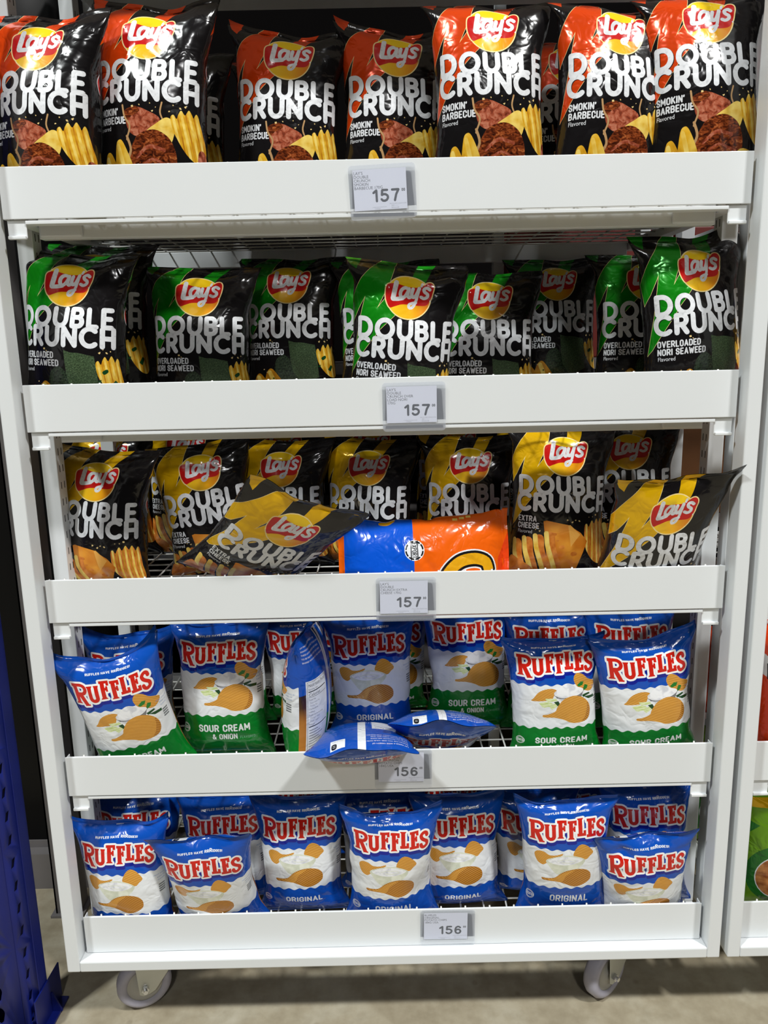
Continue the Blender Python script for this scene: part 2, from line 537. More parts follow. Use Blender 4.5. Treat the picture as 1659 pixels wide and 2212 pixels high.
ROUND = {   # heavy rounded capitals, cap height 1: (advance, strokes)
    'D': (.80, [([(0, 0), (0, 1), (.3, 1)] + arcp(.3, .5, .5, 90, -90, 12) + [(0, 0)], False)]),
    'O': (1.0, [(arcp(.5, .5, .5, 0, 345, 22), True)]),
    'U': (.76, [([(0, 1), (0, .38)] + arcp(.38, .38, .38, 180, 360, 12) + [(.76, 1)], False)]),
    'B': (.62, [([(0, 0), (0, 1), (.34, 1)] + arcp(.34, .76, .24, 90, -90, 8) + [(0, .52)], False),
                ([(.3, .52)] + arcp(.36, .26, .26, 90, -90, 8) + [(0, 0)], False)]),
    'L': (.46, [([(0, 1), (0, 0), (.46, 0)], False)]),
    'E': (.5, [([(.5, 1), (0, 1), (0, 0), (.5, 0)], False), ([(0, .5), (.44, .5)], False)]),
    'C': (.84, [(arcp(.5, .5, .5, 48, 312, 18), False)]),
    'R': (.62, [([(0, 0), (0, 1), (.33, 1)] + arcp(.33, .73, .27, 90, -90, 8) + [(0, .46)], False), ([(.3, .46), (.62, 0)], False)]),
    'N': (.74, [([(0, 0), (0, 1), (.74, 0), (.74, 1)], False)]),
    'H': (.7, [([(0, 0), (0, 1)], False), ([(.7, 0), (.7, 1)], False), ([(0, .48), (.7, .48)], False)]),
}
def round_word(word, cx, cy, cap, width, w, gap=.43):
    tot = sum(ROUND[c][0] for c in word) + gap * (len(word) - 1)
    k = (width - w) / tot; kv = cap - w
    x = cx - (width - w) / 2; out = []
    for c in word:
        adv, sts = ROUND[c]
        for pts, closed in sts:
            p = [(x + px * k, cy + kv / 2 - py * kv) for px, py in pts]
            out += stroke(p, w, closed, 8)
        x += (adv + gap) * k
    return out


TALL = {    # tall narrow capitals, cap height 1: (advance, strokes)
    'A': (.5, [[(0, 0), (.25, 1), (.5, 0)], [(.09, .3), (.41, .3)]]),
    'B': (.45, [[(0, 0), (0, 1), (.28, 1), (.42, .88), (.42, .64), (.3, .52), (0, .52)], [(.3, .52), (.45, .4), (.45, .14), (.3, 0), (0, 0)]]),
    'C': (.45, [[(.45, .7), (.45, .84), (.32, 1), (.13, 1), (0, .84), (0, .16), (.13, 0), (.32, 0), (.45, .16), (.45, .3)]]),
    'D': (.45, [[(0, 0), (0, 1), (.28, 1), (.45, .84), (.45, .16), (.28, 0), (0, 0)]]),
    'E': (.38, [[(.38, 1), (0, 1), (0, 0), (.38, 0)], [(0, .5), (.32, .5)]]),
    'F': (.38, [[(.38, 1), (0, 1), (0, 0)], [(0, .5), (.32, .5)]]),
    'G': (.45, [[(.45, .7), (.45, .84), (.32, 1), (.13, 1), (0, .84), (0, .16), (.13, 0), (.32, 0), (.45, .16), (.45, .46), (.25, .46)]]),
    'H': (.45, [[(0, 0), (0, 1)], [(.45, 0), (.45, 1)], [(0, .5), (.45, .5)]]),
    'I': (.0, [[(0, 0), (0, 1)]]),
    'K': (.45, [[(0, 0), (0, 1)], [(.45, 1), (.02, .46)], [(.14, .6), (.45, 0)]]),
    'L': (.36, [[(0, 1), (0, 0), (.36, 0)]]),
    'M': (.6, [[(0, 0), (0, 1), (.3, .3), (.6, 1), (.6, 0)]]),
    'N': (.46, [[(0, 0), (0, 1), (.46, 0), (.46, 1)]]),
    'O': (.45, [[(.13, 0), (0, .16), (0, .84), (.13, 1), (.32, 1), (.45, .84), (.45, .16), (.32, 0), (.13, 0)]]),
    'P': (.44, [[(0, 0), (0, 1), (.3, 1), (.44, .86), (.44, .58), (.3, .44), (0, .44)]]),
    'R': (.45, [[(0, 0), (0, 1), (.3, 1), (.44, .86), (.44, .6), (.3, .46), (0, .46)], [(.24, .46), (.45, 0)]]),
    'S': (.43, [[(.43, .74), (.43, .84), (.3, 1), (.13, 1), (0, .84), (0, .68), (.08, .57), (.35, .43), (.43, .32), (.43, .16), (.3, 0), (.13, 0), (0, .16), (0, .26)]]),
    'T': (.44, [[(0, 1), (.44, 1)], [(.22, 1), (.22, 0)]]),
    'U': (.45, [[(0, 1), (0, .16), (.13, 0), (.32, 0), (.45, .16), (.45, 1)]]),
    'V': (.5, [[(0, 1), (.25, 0), (.5, 1)]]),
    'W': (.7, [[(0, 1), (.17, 0), (.35, .8), (.53, 0), (.7, 1)]]),
    'X': (.46, [[(0, 0), (.46, 1)], [(0, 1), (.46, 0)]]),
    '&': (.5, [[(.5, 0), (.1, .72), (.1, .88), (.2, 1), (.32, .92), (.3, .74), (0, .34), (0, .14), (.14, 0), (.32, .04), (.5, .4)]]),
    '!': (.0, [[(0, 1), (0, .34)], [(0, .04), (0, .0)]]),
    "'": (.0, [[(0, 1), (-.02, .8)]]),
    ' ': (.12, []),
    '1': (.3, [[(.02, .78), (.26, 1), (.26, 0)]]),
    '5': (.52, [[(.48, 1), (.08, 1), (.04, .55), (.18, .63), (.34, .61), (.5, .46), (.52, .28), (.42, .08), (.25, 0), (.1, .03), (0, .16)]]),
    '6': (.52, [[(.48, .84), (.36, .98), (.22, .99), (.08, .86), (.01, .6), (.01, .3), (.1, .07), (.27, 0), (.43, .08), (.52, .3), (.43, .52), (.27, .6), (.1, .52), (.01, .34)]]),
    '7': (.52, [[(0, 1), (.52, 1), (.32, .56), (.2, 0)]]),
    '0': (.4, [[(.2, 0), (.04, .14), (0, .5), (.04, .86), (.2, 1), (.36, .86), (.4, .5), (.36, .14), (.2, 0)]]),
}
def tall(word, cap, x, y, align='l', wr=.17, kx=1.0, gap=.30):
    """a line of tall narrow lettering, baseline at y"""
    w = wr * cap; kv = cap - w; k = cap * kx
    tot = (sum(TALL[c][0] for c in word) + gap * (len(word) - 1)) * k
    px = x + w / 2 - (tot + w if align == 'r' else (tot + w) / 2 if align == 'c' else 0)
    out = []
    for c in word:
        adv, sts = TALL[c]
        for p in sts:
            out += stroke([(px + a * k, y - w / 2 - b * kv) for a, b in p], w, False, 6)
        px += (adv + gap) * k
    return out

def lays_logo(art, cx, cy, r):
    f = lambda pts: [(cx + x * r, cy - y * r) for x, y in pts]
    rib = curve([(-.95, .42), (-.6, .52), (-.15, .44), (.3, .42), (.62, .5), (.84, .66), (1.02, .66), (1.12, .5), (1.1, .2), (1.0, -.16), (.84, -.4),
                 (.5, -.44), (.1, -.42), (-.3, -.44), (-.62, -.56), (-.84, -.62), (-1.0, -.3), (-1.03, .1)], 4, True)
    rib = [[np.array(f(rib + np.array((0, .07))))]]
    disc = ell(cx, cy, r, n=44)
    art.add('edge', grow(disc + rib, r * .05))
    art.add('sun_top', disc)
    art.add('sun_low', P(f([(-1.2, -.2), (1.2, -.2), (1.2, -1.2), (-1.2, -1.2)])), clip=disc)
    art.add('red', rib)
    f0 = f
    f = lambda pts: [(cx + x * r, cy - (y + .07) * r) for x, y in pts]
    S = lambda pts, w, n=4: stroke(f(curve(pts, n)), w * r, False, 8)
    let = stroke(f([(-.56, .58), (-.70, -.2)]), .21 * r) + S([(-.70, -.22), (-.5, -.2), (-.26, -.14)], .19)
    let += S([(-.02, .33), (-.18, .36), (-.33, .22), (-.37, .0), (-.27, -.12), (-.13, -.02), (-.02, .2), (.02, .34)], .16)
    let += S([(.01, .3), (-.03, .06), (.02, -.08), (.1, -.06)], .16)
    let += S([(.2, .34), (.15, .1), (.2, -.05), (.32, -.0), (.42, .2), (.48, .4)], .16)
    let += S([(.48, .4), (.41, .0), (.33, -.32), (.2, -.54), (.06, -.56), (.05, -.42), (.2, -.34), (.36, -.3)], .13)
    let += stroke(f([(.62, .62), (.58, .5)]), .11 * r)
    let += S([(.96, .34), (.84, .43), (.7, .36), (.73, .23), (.86, .13), (.86, -.0), (.72, -.08), (.58, -.02)], .15)
    art.add('white', let)
    art.add('white', ell(cx + 1.0 * r, cy + .12 * r, r * .035, n=8))

def slab(word_boxes, u, cx, cy):
    """heavy slab-serif capitals; boxes in the lettering's own units about (790, 640)"""
    out = []
    for ch, x0, x1, y0, y1 in word_boxes:
        W = x1 - x0; H = y1 - y0
        st = 62.0
        q = lambda pts: [((x - 790) * u + cx, (y - 640) * u + cy) for x, y in pts]
        def bar(ax, ay, bx, by, w=st):
            a = np.array((ax, ay), float); b = np.array((bx, by), float); d = (b - a) / np.hypot(*(b - a)); n = np.array((-d[1], d[0])) * w / 2
            out.extend(P(q([a + n, b + n, b - n, a - n])))
        def rect(ax, ay, bx, by):
            out.extend(P(q([(ax, ay), (bx, ay), (bx, by), (ax, by)])))
        def serif(cx_, y, hw, top):
            k = 26 if top else -26
            out.extend(P(q([(cx_ - hw, y), (cx_ + hw, y), (cx_ + hw - 4, y + k * .55), (cx_ + st / 2, y + k * 1.2), (cx_ - st / 2, y + k * 1.2), (cx_ - hw + 4, y + k * .55)])))
        if ch == 'R':
            bx = x0 + 62
            yb = y1 - 40
            bar(bx, y0 + 4, bx, yb - 2); serif(bx - 4, yb, 52, False)
            rect(x0 + 14, y0, x0 + W * .6, y0 + 52); rect(bx, y0 + 150, x0 + W * .6, y0 + 205)
            a = arcp(x0 + W * .58, y0 + 103, 75, -90, 90, 12, 76)
            out.extend(stroke(q(a), 54 * u, False, 8, True))
            bar(x0 + W * .5, y0 + 185, x1 - 42, y1 - 8, 66); rect(x1 - 78, y1 - 26, x1 + 4, y1)
        elif ch == 'U':
            l = x0 + 40; r_ = x1 - 40
            pts = [(l, y0 + 4), (l, y1 - 80)] + arcp((l + r_) / 2, y1 - 82, (r_ - l) / 2, 180, 0, 12, 54) + [(r_, y0 + 4)]
            out.extend(stroke(q(pts), st * .95 * u, False, 8, True))
            serif(l, y0, 44, True); serif(r_, y0, 40, True)
        elif ch in 'FE':
            l = x0 + 52
            bar(l, y0 + 2, l, y1 - 2)
            serif(l, y1, 50, False) if ch == 'F' else None
            rect(x0 + 4, y0, x1, y0 + 46); rect(x1 - 40, y0, x1, y0 + 84)
            m = y0 + H * .45
            rect(l, m - 22, x1 - 28, m + 24); rect(x1 - 52, m - 44, x1 - 22, m + 46)
            if ch == 'E':
                rect(x0 - 2, y1 - 48, x1 + 6, y1); rect(x1 - 38, y1 - 90, x1 + 6, y1)
        elif ch == 'L':
            l = x0 + 50
            bar(l, y0 + 2, l, y1 - 2); serif(l, y0, 48, True)
            rect(x0, y1 - 48, x1, y1); rect(x1 - 40, y1 - 92, x1, y1)
        elif ch == 'S':
            pts = curve([(x1 - 30, y0 + 78), (x1 - 42, y0 + 38), (x0 + W * .5, y0 + 22), (x0 + 34, y0 + 60), (x0 + 44, y0 + 112), (x0 + W * .5, y0 + H * .5),
                         (x1 - 34, y1 - 110), (x1 - 30, y1 - 56), (x0 + W * .5, y1 - 24), (x0 + 40, y1 - 44), (x0 + 28, y1 - 84)], 4)
            out.extend(stroke(q(pts), 54 * u, False, 8))
    return out
RUFF_BOX = [('R', 195, 425, 475, 850), ('U', 430, 612, 530, 808), ('F', 620, 768, 465, 765), ('F', 780, 922, 480, 790),
            ('L', 925, 1062, 455, 745), ('E', 1072, 1212, 472, 775), ('S', 1220, 1375, 512, 808)]

def zig(y, amp, per, x0, x1, below, phase=0.0, sag=0.0):
    xs = np.arange(x0, x1 + per, per / 8)
    pts = []
    for x in xs:
        f = ((x - x0) / per + phase) % 1.0
        tri = abs(2 * f - 1)
        tri = tri * tri * (3 - 2 * tri)
        pts.append((x, y + amp * (tri - .5) * 2 + sag * (x / .1) ** 2))
    return P(pts + [(x1 + per, below), (x0, below)])

# ------------------------------------------------------------------ bag artwork
SEAL = 0.013
CHIPS = dict(
    left=[(-.082, .262), (-.068, .252), (-.05, .258), (-.03, .275), (-.018, .31), (-.03, .325), (-.08, .325), (-.09, .29)],
)
def rib_chip(a, x, y, w, h, n, slant, tone=('chip', 'chip_lit', 'chip_shade'), tip=.012):
    """a deep-ridged chip standing on edge: one broad body whose top edge is scalloped by n ridges"""
    st = w / n
    top = []
    for i in range(n):
        px = x + i * st; py = y + tip * (1.1 * (i / (n - 1) - .62) ** 2 * 2)
        top += [(px + st * .12, py + .004), (px + st * .5, py - .0035), (px + st * .9, py + .003)]
    body = top + [(x + w + slant * .4, y + h * .45), (x + w * .97 + slant, y + h * .8), (x + w * .7 + slant, y + h), (x + w * .3 + slant, y + h * .93), (x + slant * .6, y + h * .6)]
    bs = blob(body, 4)
    a.add(tone[0], bs)
    for i in range(n):
        px = x + i * st; py = y + tip * (1.1 * (i / (n - 1) - .62) ** 2 * 2)
        cv = lambda f: curve([(px + st * f, py - .004), (px + st * f + slant * .35, py + h * .35), (px + st * f + slant * .7, py + h * .7), (px + st * f + slant * 1.1, py + h * 1.05)], 4)
        a.add(tone[1], stroke(cv(.42), st * .34, False, 8), clip=bs)
        a.add(tone[2], stroke(cv(.98), st * .2, False, 8), clip=bs)

def crumbs(a, pts, mat='crumb'):
    rnd = random.Random(5)
    for x, y in pts:
        r = rnd.uniform(.0011, .0024)
        a.add(mat, P([(x + r * math.cos(t + rnd.random()) * rnd.uniform(.7, 1.4), y + r * math.sin(t + rnd.random())) for t in (0, 1.6, 3.1, 4.7)]))

LW, LH = 0.226, 0.335
def chips_art(kind):
    a = Art(-LW, LW, 0, LH, 0.0052, 'black', [SEAL * i / 8 for i in range(9)])
    colr = {'bbq': 'orange', 'nori': 'green', 'cheese': 'yellow'}[kind]
    main = P([(-.046, 0), (-.019, 0), (-.036, .055), (-.056, .101), (-.037, .074), (-.02, .085), (-.018, .105), (-.047, .137), (-.1, .215), (-.112, .225),
              (-.094, .157), (-.084, .104), (-.079, .080), (-.097, .115), (-.112, .134), (-.119, .094), (-.086, .047)])
    a.add('edge', grow(main, .0006)); a.add(colr, main)
    a.add(colr, P([(.021, 0), (.053, 0), (.022, .06), (.0, .05)]))
    a.add(colr, P([(-.112, 0), (-.083, 0), (-.094, .03), (-.104, .022)]))
    for s in (-1, 1):   # the sheet's back carries its own slanting bands and emblem
        a.add(colr, P([(s * .226, 0), (s * .2, 0), (s * .17, .08), (s * .19, .12), (s * .226, .06)]))
    a.add(colr, P([(.128, 0), (.152, 0), (.126, .05), (.108, .07)]))
    em = blob([(.118, .124), (.130, .108), (.144, .1), (.158, .104), (.16, .124), (.142, .136), (.124, .14)])
    a.add('white', grow(em, .0022)); a.add('red', em)
    lays_logo(a, .0, .075, .0405)
    dc = round_word('DOUBLE', -.001, .1365, .0400, .182, .0088) + round_word('CRUNCH', -.001, .1715, .0400, .19, .0088)
    a.add('ink_black', xf(dc, 1, 1, .0012, .0012)); a.add('white', dc)
    lines = {'bbq': ("SMOKIN'", 'BARBECUE'), 'nori': ('OVERLOADED', 'NORI SEAWEED'), 'cheese': ('EXTRA', 'CHEESE')}[kind]
    for i, l in enumerate(lines):
        a.add('white', tall(l, .0122, -.0905, .2120 + i * .0142, 'l', .185, .84))
    a.add('white', text('Flavored', .0076, -.09, .236, 'l', .82, .03))
    if kind == 'bbq':
        a.add('meat_pink', blob([(-.03, .215), (-.012, .2), (.008, .206), (.028, .218), (.02, .236), (-.002, .248), (-.024, .24)]))
        a.add('meat', blob([(-.034, .206), (-.014, .198), (-.006, .206), (-.02, .214), (-.03, .222)]))
        a.add('smoke', stroke(curve([(-.036, .196), (-.033, .214), (-.024, .23), (-.03, .25)], 4), .003) + stroke(curve([(.032, .192), (.029, .208), (.034, .222)], 4), .0026))
        a.add('chip_lit', blob([(.0, .244), (.022, .226), (.04, .216), (.052, .228), (.046, .254), (.02, .26)]))
        a.add('meat', blob([(-.024, .262), (-.006, .242), (.02, .236), (.044, .25), (.054, .272), (.044, .3), (.0, .31), (-.028, .29)]))
        a.add('meat_pink', stroke(curve([(-.014, .27), (.008, .258), (.034, .262)], 4), .004) + stroke(curve([(-.012, .285), (.012, .272), (.042, .28)], 4), .003))
        a.add('smoke', stroke(curve([(-.03, .246), (-.024, .262), (-.034, .276)], 4), .004))
        rib_chip(a, .044, .204, .05, .07, 4, .016)
        a.add('meat_pink', blob([(.09, .262), (.106, .262), (.11, .29), (.09, .3)]))
        a.add('chip_lit', blob([(.03, .3), (.05, .278), (.08, .284), (.094, .3), (.07, .314), (.04, .316)]))
        for cx in (-.088, -.066, -.044):
            t = .272 if cx > -.08 else .282
            t -= .014 if cx > -.05 else 0
            a.add('chip', blob([(cx - .008, t + .004), (cx, t - .008), (cx + .01, t), (cx + .026, t + .03), (cx + .03, t + .06), (cx - .008, t + .06)]))
            a.add('chip_lit', stroke(curve([(cx - .003, t), (cx + .004, t + .018), (cx + .012, t + .045)], 3), .007))
        crumbs(a, [(-.018, .198), (.012, .194), (.022, .2), (.07, .196), (.062, .2), (.044, .206), (-.006, .196), (.05, .196), (.016, .206)])
    elif kind == 'nori':
        a.add('nori_dark', blob([(-.022, .236), (-.006, .226), (.01, .24), (.03, .27), (.03, .3), (-.01, .29), (-.026, .26)]))
        a.add('nori', P([(.004, .196), (.016, .2), (.03, .2), (.046, .203), (.057, .205), (.062, .24), (.064, .272), (.03, .284), (.012, .262), (.007, .235)]))
        rib_chip(a, .058, .206, .044, .066, 4, .012, ('chip', 'chip_lit', 'chip_shade'))
        a.add('herb_dark', blob([(.070, .232), (.078, .227), (.08, .232), (.073, .237)], 3) + P([(.084, .256), (.092, .246), (.096, .25), (.09, .26)]) + P([(.062, .25), (.068, .246), (.068, .252)]))
        for cx in (-.062, -.036):
            t = .262 if cx > -.05 else .272
            a.add('chip_shade', blob([(cx - .012, t + .01), (cx, t - .008), (cx + .014, t + .004), (cx + .03, t + .03), (cx + .03, t + .06), (cx - .016, t + .06)]))
            a.add('chip_lit', stroke(curve([(cx - .002, t), (cx + .006, t + .018), (cx + .014, t + .045)], 3), .009))
            a.add('herb_dark', ell(cx + .006, t + .012, .0022, .0016, 8))
        crumbs(a, [(-.034, .195), (-.03, .199), (.072, .192), (.066, .198), (.078, .198), (-.05, .256), (-.044, .262), (.084, .195)])
    else:
        rib_chip(a, .040, .207, .058, .09, 5, .012, ('cheese_dark', 'chip_lit', 'chip_shade'))
        a.add('cheese', P([(-.04, .21), (-.034, .208), (.008, .216), (.034, .232), (.05, .25), (.04, .29), (.034, .325), (-.02, .325), (-.034, .25)]))
        a.add('cheese_lit', P([(.008, .217), (.012, .216), (.034, .236), (.026, .248), (.018, .262)]))
        a.add('cheese_dark', ell(-.018, .236, .0055, .0035, 12) + ell(.0, .262, .006, .004, 12) + ell(-.01, .249, .003, .002, 10) + ell(.026, .276, .007, .005, 12))
        for i in range(4):
            cx = -.096 + i * .021; t = .252 - i * .006
            body = curve([(cx, t), (cx + .004, t + .024), (cx + .014, t + .05), (cx + .03, t + .085)], 4)
            a.add('cheese_dark', stroke(body + np.array((.008, .006)), .018, False, 10)); a.add('chip_lit', stroke(body, .009, False, 10))
        a.add('cheese_dark', blob([(-.1, .285), (-.08, .29), (-.05, .31), (-.06, .33), (-.1, .325)]))
        crumbs(a, [(.066, .196), (.058, .2), (.05, .2), (.016, .21), (.03, .208), (.022, .206), (-.05, .222), (-.054, .228), (-.046, .23), (.006, .206)])
    return a

RW, RH = 0.206, 0.318
RU = 0.000128
def potato_art(kind, back):
    a = Art(-RW, RW, 0, RH, 0.0052, 'blue', [SEAL * i / 8 for i in range(9)])
    q = lambda pts: [((x - 790) * RU, (y - 640) * RU + .079) for x, y in pts]
    low = .2135
    # white waist between two ridged edges, coloured foot below
    a.add('film_white', zig(.1215, .0019, .0215, -.112, .09, .25, .3, -.004), clip=P([(-.112, .08), (.108, .08), (.108, .25), (-.112, .25)]))
    foot = 'sour_green' if kind == 'sour' else 'blue'
    a.add(foot, zig(low, .0022, .0215, -RW, RW, RH + .01, .1, -.003))
    # tag line on a rising curve
    tl = []
    x = -.044
    for wd, h in (('RUFFLES', .0062), ('HAVE', .0062), ('RR', .0066), ('R', .0086), ('IDGES!', .0060)):
        g = tall(wd, h, 0, 0, 'l', .19, .95)
        wmax = max(q_[:, 0].max() for sh in g for q_ in sh)
        g = [[np.stack([pt[:, 0] + x, pt[:, 1] + .0435 - .0035 * np.sin((pt[:, 0] + x + .05) * 16)], 1) for pt in sh] for sh in g]
        tl += g
        x += wmax + (.0028 if wd in ('RUFFLES', 'HAVE') else .0008)
    a.add('letter_back', tl)
    lt = slab(RUFF_BOX, RU, 0, .079)
    out = grow(lt, 30 * RU)
    a.add('navy', xf(out, 1, 1, .001, .0075) + out)
    a.add('letter_back', out); a.add('letter_red', lt)
    if kind == 'orig':
        a.add('ridged', blob(q([(275, 1060), (330, 1010), (420, 1015), (500, 1060), (600, 1060), (695, 1030), (690, 1060), (560, 1120), (500, 1160), (455, 1215), (400, 1250), (330, 1220), (285, 1140)])))
        a.add('ridged', blob(q([(865, 1080), (880, 990), (940, 905), (1010, 885), (1090, 930), (1175, 1045), (1120, 1110), (1060, 1160), (960, 1130)])))
        a.add('dip', blob(q([(450, 1170), (540, 1110), (750, 1060), (940, 1100), (1040, 1160), (1020, 1230), (930, 1330), (860, 1420), (700, 1430), (600, 1400), (500, 1270)])))
        a.add('cream', blob(q([(480, 1165), (600, 1105), (760, 1085), (920, 1115), (1010, 1160), (900, 1215), (740, 1240), (580, 1220)])))
        a.add('dip', stroke(q(curve([(620, 1165), (720, 1140), (860, 1150), (900, 1180), (780, 1200), (690, 1185)], 4)), .0012))
        a.add('ridged_dark', blob(q([(390, 1500), (470, 1500), (580, 1480), (680, 1390), (800, 1335), (930, 1320), (1060, 1350), (1130, 1420), (1145, 1500), (1120, 1570), (1010, 1640), (880, 1660), (760, 1610), (640, 1560), (480, 1550), (400, 1540)])))
        a.add('ridged', blob(q([(420, 1515), (560, 1500), (680, 1410), (800, 1350), (880, 1345), (760, 1440), (690, 1560), (560, 1548)])))
        a.add('letter_back', tall('ORIGINAL', .0178, .004, .2515, 'c', .16, .86))
    else:
        a.add('ridged', blob(q([(395, 1225), (430, 1180), (500, 1090), (590, 1040), (700, 1025), (780, 1060), (740, 1130), (700, 1200), (560, 1230)])))
        a.add('ridged', blob(q([(1045, 910), (1060, 840), (1110, 805), (1200, 840), (1280, 920), (1400, 980), (1430, 1020), (1380, 1090), (1290, 1125), (1160, 1070), (1080, 1000)])))
        a.add('bowl_grey', P(q([(760, 1150), (1190, 1120), (1120, 1300), (1060, 1380), (850, 1380)])))
        a.add('cream', P(q([(770, 1190), (960, 1200), (930, 1260), (900, 1370), (850, 1340)])))
        a.add('cream', blob(q([(735, 1110), (790, 1050), (870, 980), (940, 955), (1010, 975), (1080, 1020), (1180, 1060), (1190, 1110), (1100, 1160), (960, 1185), (820, 1180)])))
        a.add('bowl_grey', stroke(q(curve([(740, 1140), (820, 1195), (960, 1203), (1110, 1175), (1195, 1110)], 4)), .0011))
        for p in ([(500, 1260), (600, 1240), (700, 1260), (720, 1290), (560, 1340)], [(600, 1190), (760, 1190), (790, 1230), (640, 1250)], [(660, 1330), (780, 1250), (820, 1300), (700, 1380)], [(560, 1300), (680, 1280), (720, 1310), (580, 1345)]):
            a.add('leek', P(q(p)))
        a.add('herb_dark', P(q([(730, 1250), (800, 1235), (840, 1330), (800, 1335)])) + P(q([(1170, 1170), (1290, 1145), (1310, 1170), (1190, 1210)])) + P(q([(1200, 1200), (1400, 1205), (1400, 1250), (1280, 1250)])))
        a.add('herb', P(q([(1095, 1000), (1160, 950), (1215, 960), (1190, 1010), (1120, 1030)])) + P(q([(1200, 1060), (1230, 1010), (1280, 1030), (1260, 1080), (1200, 1110)])))
        chip = blob(q([(640, 1500), (720, 1490), (830, 1440), (860, 1370), (940, 1260), (1030, 1210), (1140, 1195), (1260, 1240), (1350, 1330), (1390, 1430), (1380, 1540), (1320, 1620), (1190, 1650), (1060, 1640), (960, 1590), (820, 1550), (650, 1540)]))
        a.add('ridged', xf(chip, 1, 1, -.01, -.004))
        a.add('ridged_dark', xf(blob(q([(1230, 1640), (1290, 1560), (1330, 1440), (1340, 1340), (1385, 1430), (1380, 1540), (1320, 1620)])), 1, 1, -.01, -.004))
        a.add('letter_back', tall('SOUR CREAM', .0165, .006, .2500, 'c', .18, .86))
        a.add('letter_back', tall('& ONION', .0130, .006, .2680, 'c', .17, .86))
        a.add('ink_pale', tall('FLAVORED', .0058, .036, .2680, 'l', .12, .9))
    # round stamp
    cx, cy = -.076, .244
    a.add('letter_back', stroke(ell(cx, cy, .0095, n=26)[0][0], .0013, True, 6) + stroke(ell(cx, cy, .0075, n=24)[0][0], .0008, True, 6))
    a.add('letter_back', P([(cx - .0092, cy - .003), (cx + .0092, cy - .003), (cx + .0092, cy + .003), (cx - .0092, cy + .003)]))
    a.add(foot, tall('EXPORT', .0046, cx, cy + .0023, 'c', .17, .86))
    # small print near the right-hand side
    for i, l in enumerate(('MOST SOLD BY', 'KING OF', 'FLAVOR')):
        a.add('ink_blue', text(l, .0032, .086, .134 + i * .0062, 'c', 1.0, .01))
    for i in range(4):
        a.add('ink_grey', P([(.079, .155 + i * .005), (.093, .155 + i * .005), (.093, .1582 + i * .005), (.079, .1582 + i * .005)]))
    # back: white seam stripe
    a.add('film_white', P([(RW - .0075, 0), (RW, 0), (RW, RH), (RW - .0075, RH)]) + P([(-RW, 0), (-RW + .0075, 0), (-RW + .0075, RH), (-RW, RH)]))
    a.add('photo_brown', P([(.108, .136), (.122, .132), (.122, RH), (.108, RH)]) + P([(-.122, .132), (-.112, .128), (-.112, RH), (-.122, RH)]))
    panel = P([(.122, .104), (.186, .104), (.186, .31), (.122, .31)])
    a.add('film_white', panel)
    if back:
        for x in (.1245, ):
            a.add('ink_black', P([(x, .1065), (.1835, .1065), (.1835, .1072), (x, .1072)]) + P([(x, .1065), (x + .0007, .1065), (x + .0007, .305), (x, .305)]))
        a.add('ink_black', text('Nutrition Facts', .0072, .127, .117, 'l', .88, .03))
        a.add('ink_black', text('Serving size', .004, .127, .1245, 'l', .95, .02))
        a.add('ink_black', P([(.127, .127), (.181, .127), (.181, .129), (.127, .129)]))
        a.add('ink_black', text('Calories', .0068, .127, .138, 'l', 1.0, .03))
        a.add('ink_black', P([(.127, .140), (.181, .140), (.181, .1408), (.127, .1408)]))
        y = .1475
        for i, l in enumerate(('Total Fat', 'Saturated Fat', 'Trans Fat', 'Cholesterol', 'Sodium', 'Total Carbohydrate', 'Dietary Fiber', 'Total Sugars', 'Protein')):
            sub = l in ('Saturated Fat', 'Trans Fat', 'Dietary Fiber', 'Total Sugars')
            a.add('ink_grey' if sub else 'ink_black', text(l, .0036, .130 if sub else .127, y, 'l', .95, 0 if sub else .02)); y += .0068
        a.add('ink_black', P([(.127, y - .004), (.181, y - .004), (.181, y - .002), (.127, y - .002)]))
        for i in range(9):
            yy = y + .004 + i * .006
            a.add('ink_grey', P([(.128, yy), (.15 + .02 * ((i * 7) % 5) / 5, yy), (.15 + .02 * ((i * 7) % 5) / 5, yy + .0016), (.128, yy + .0016)]))
        for i, l in enumerate(('LAY MAKES A WIDE VARIETY OF', 'SNACKS FOR YOU AND YOUR FAMILY.', 'THESE LAY FAVORITES ARE MADE', 'TO BE ENJOYED EVERY DAY AND', 'SHARED WITH FAMILY AND FRIENDS.')):
            a.add('letter_back', text(l, .0036, .121, .03 + i * .0085, 'l', .92, .01))
        a.add('film_white', P([(-.176, .018), (-.149, .018), (-.149, .046), (-.176, .046)]))
        a.add('ink_black', blob([(-.16, .021), (-.152, .021), (-.152, .033), (-.16, .033)]))
        a.add('film_white', stroke([(-.158, .025), (-.154, .025)], .001) + stroke([(-.158, .029), (-.154, .029)], .001))
        a.add('ink_grey', text('SmartLabel', .0038, -.1625, .0425, 'c', .8))
    return a

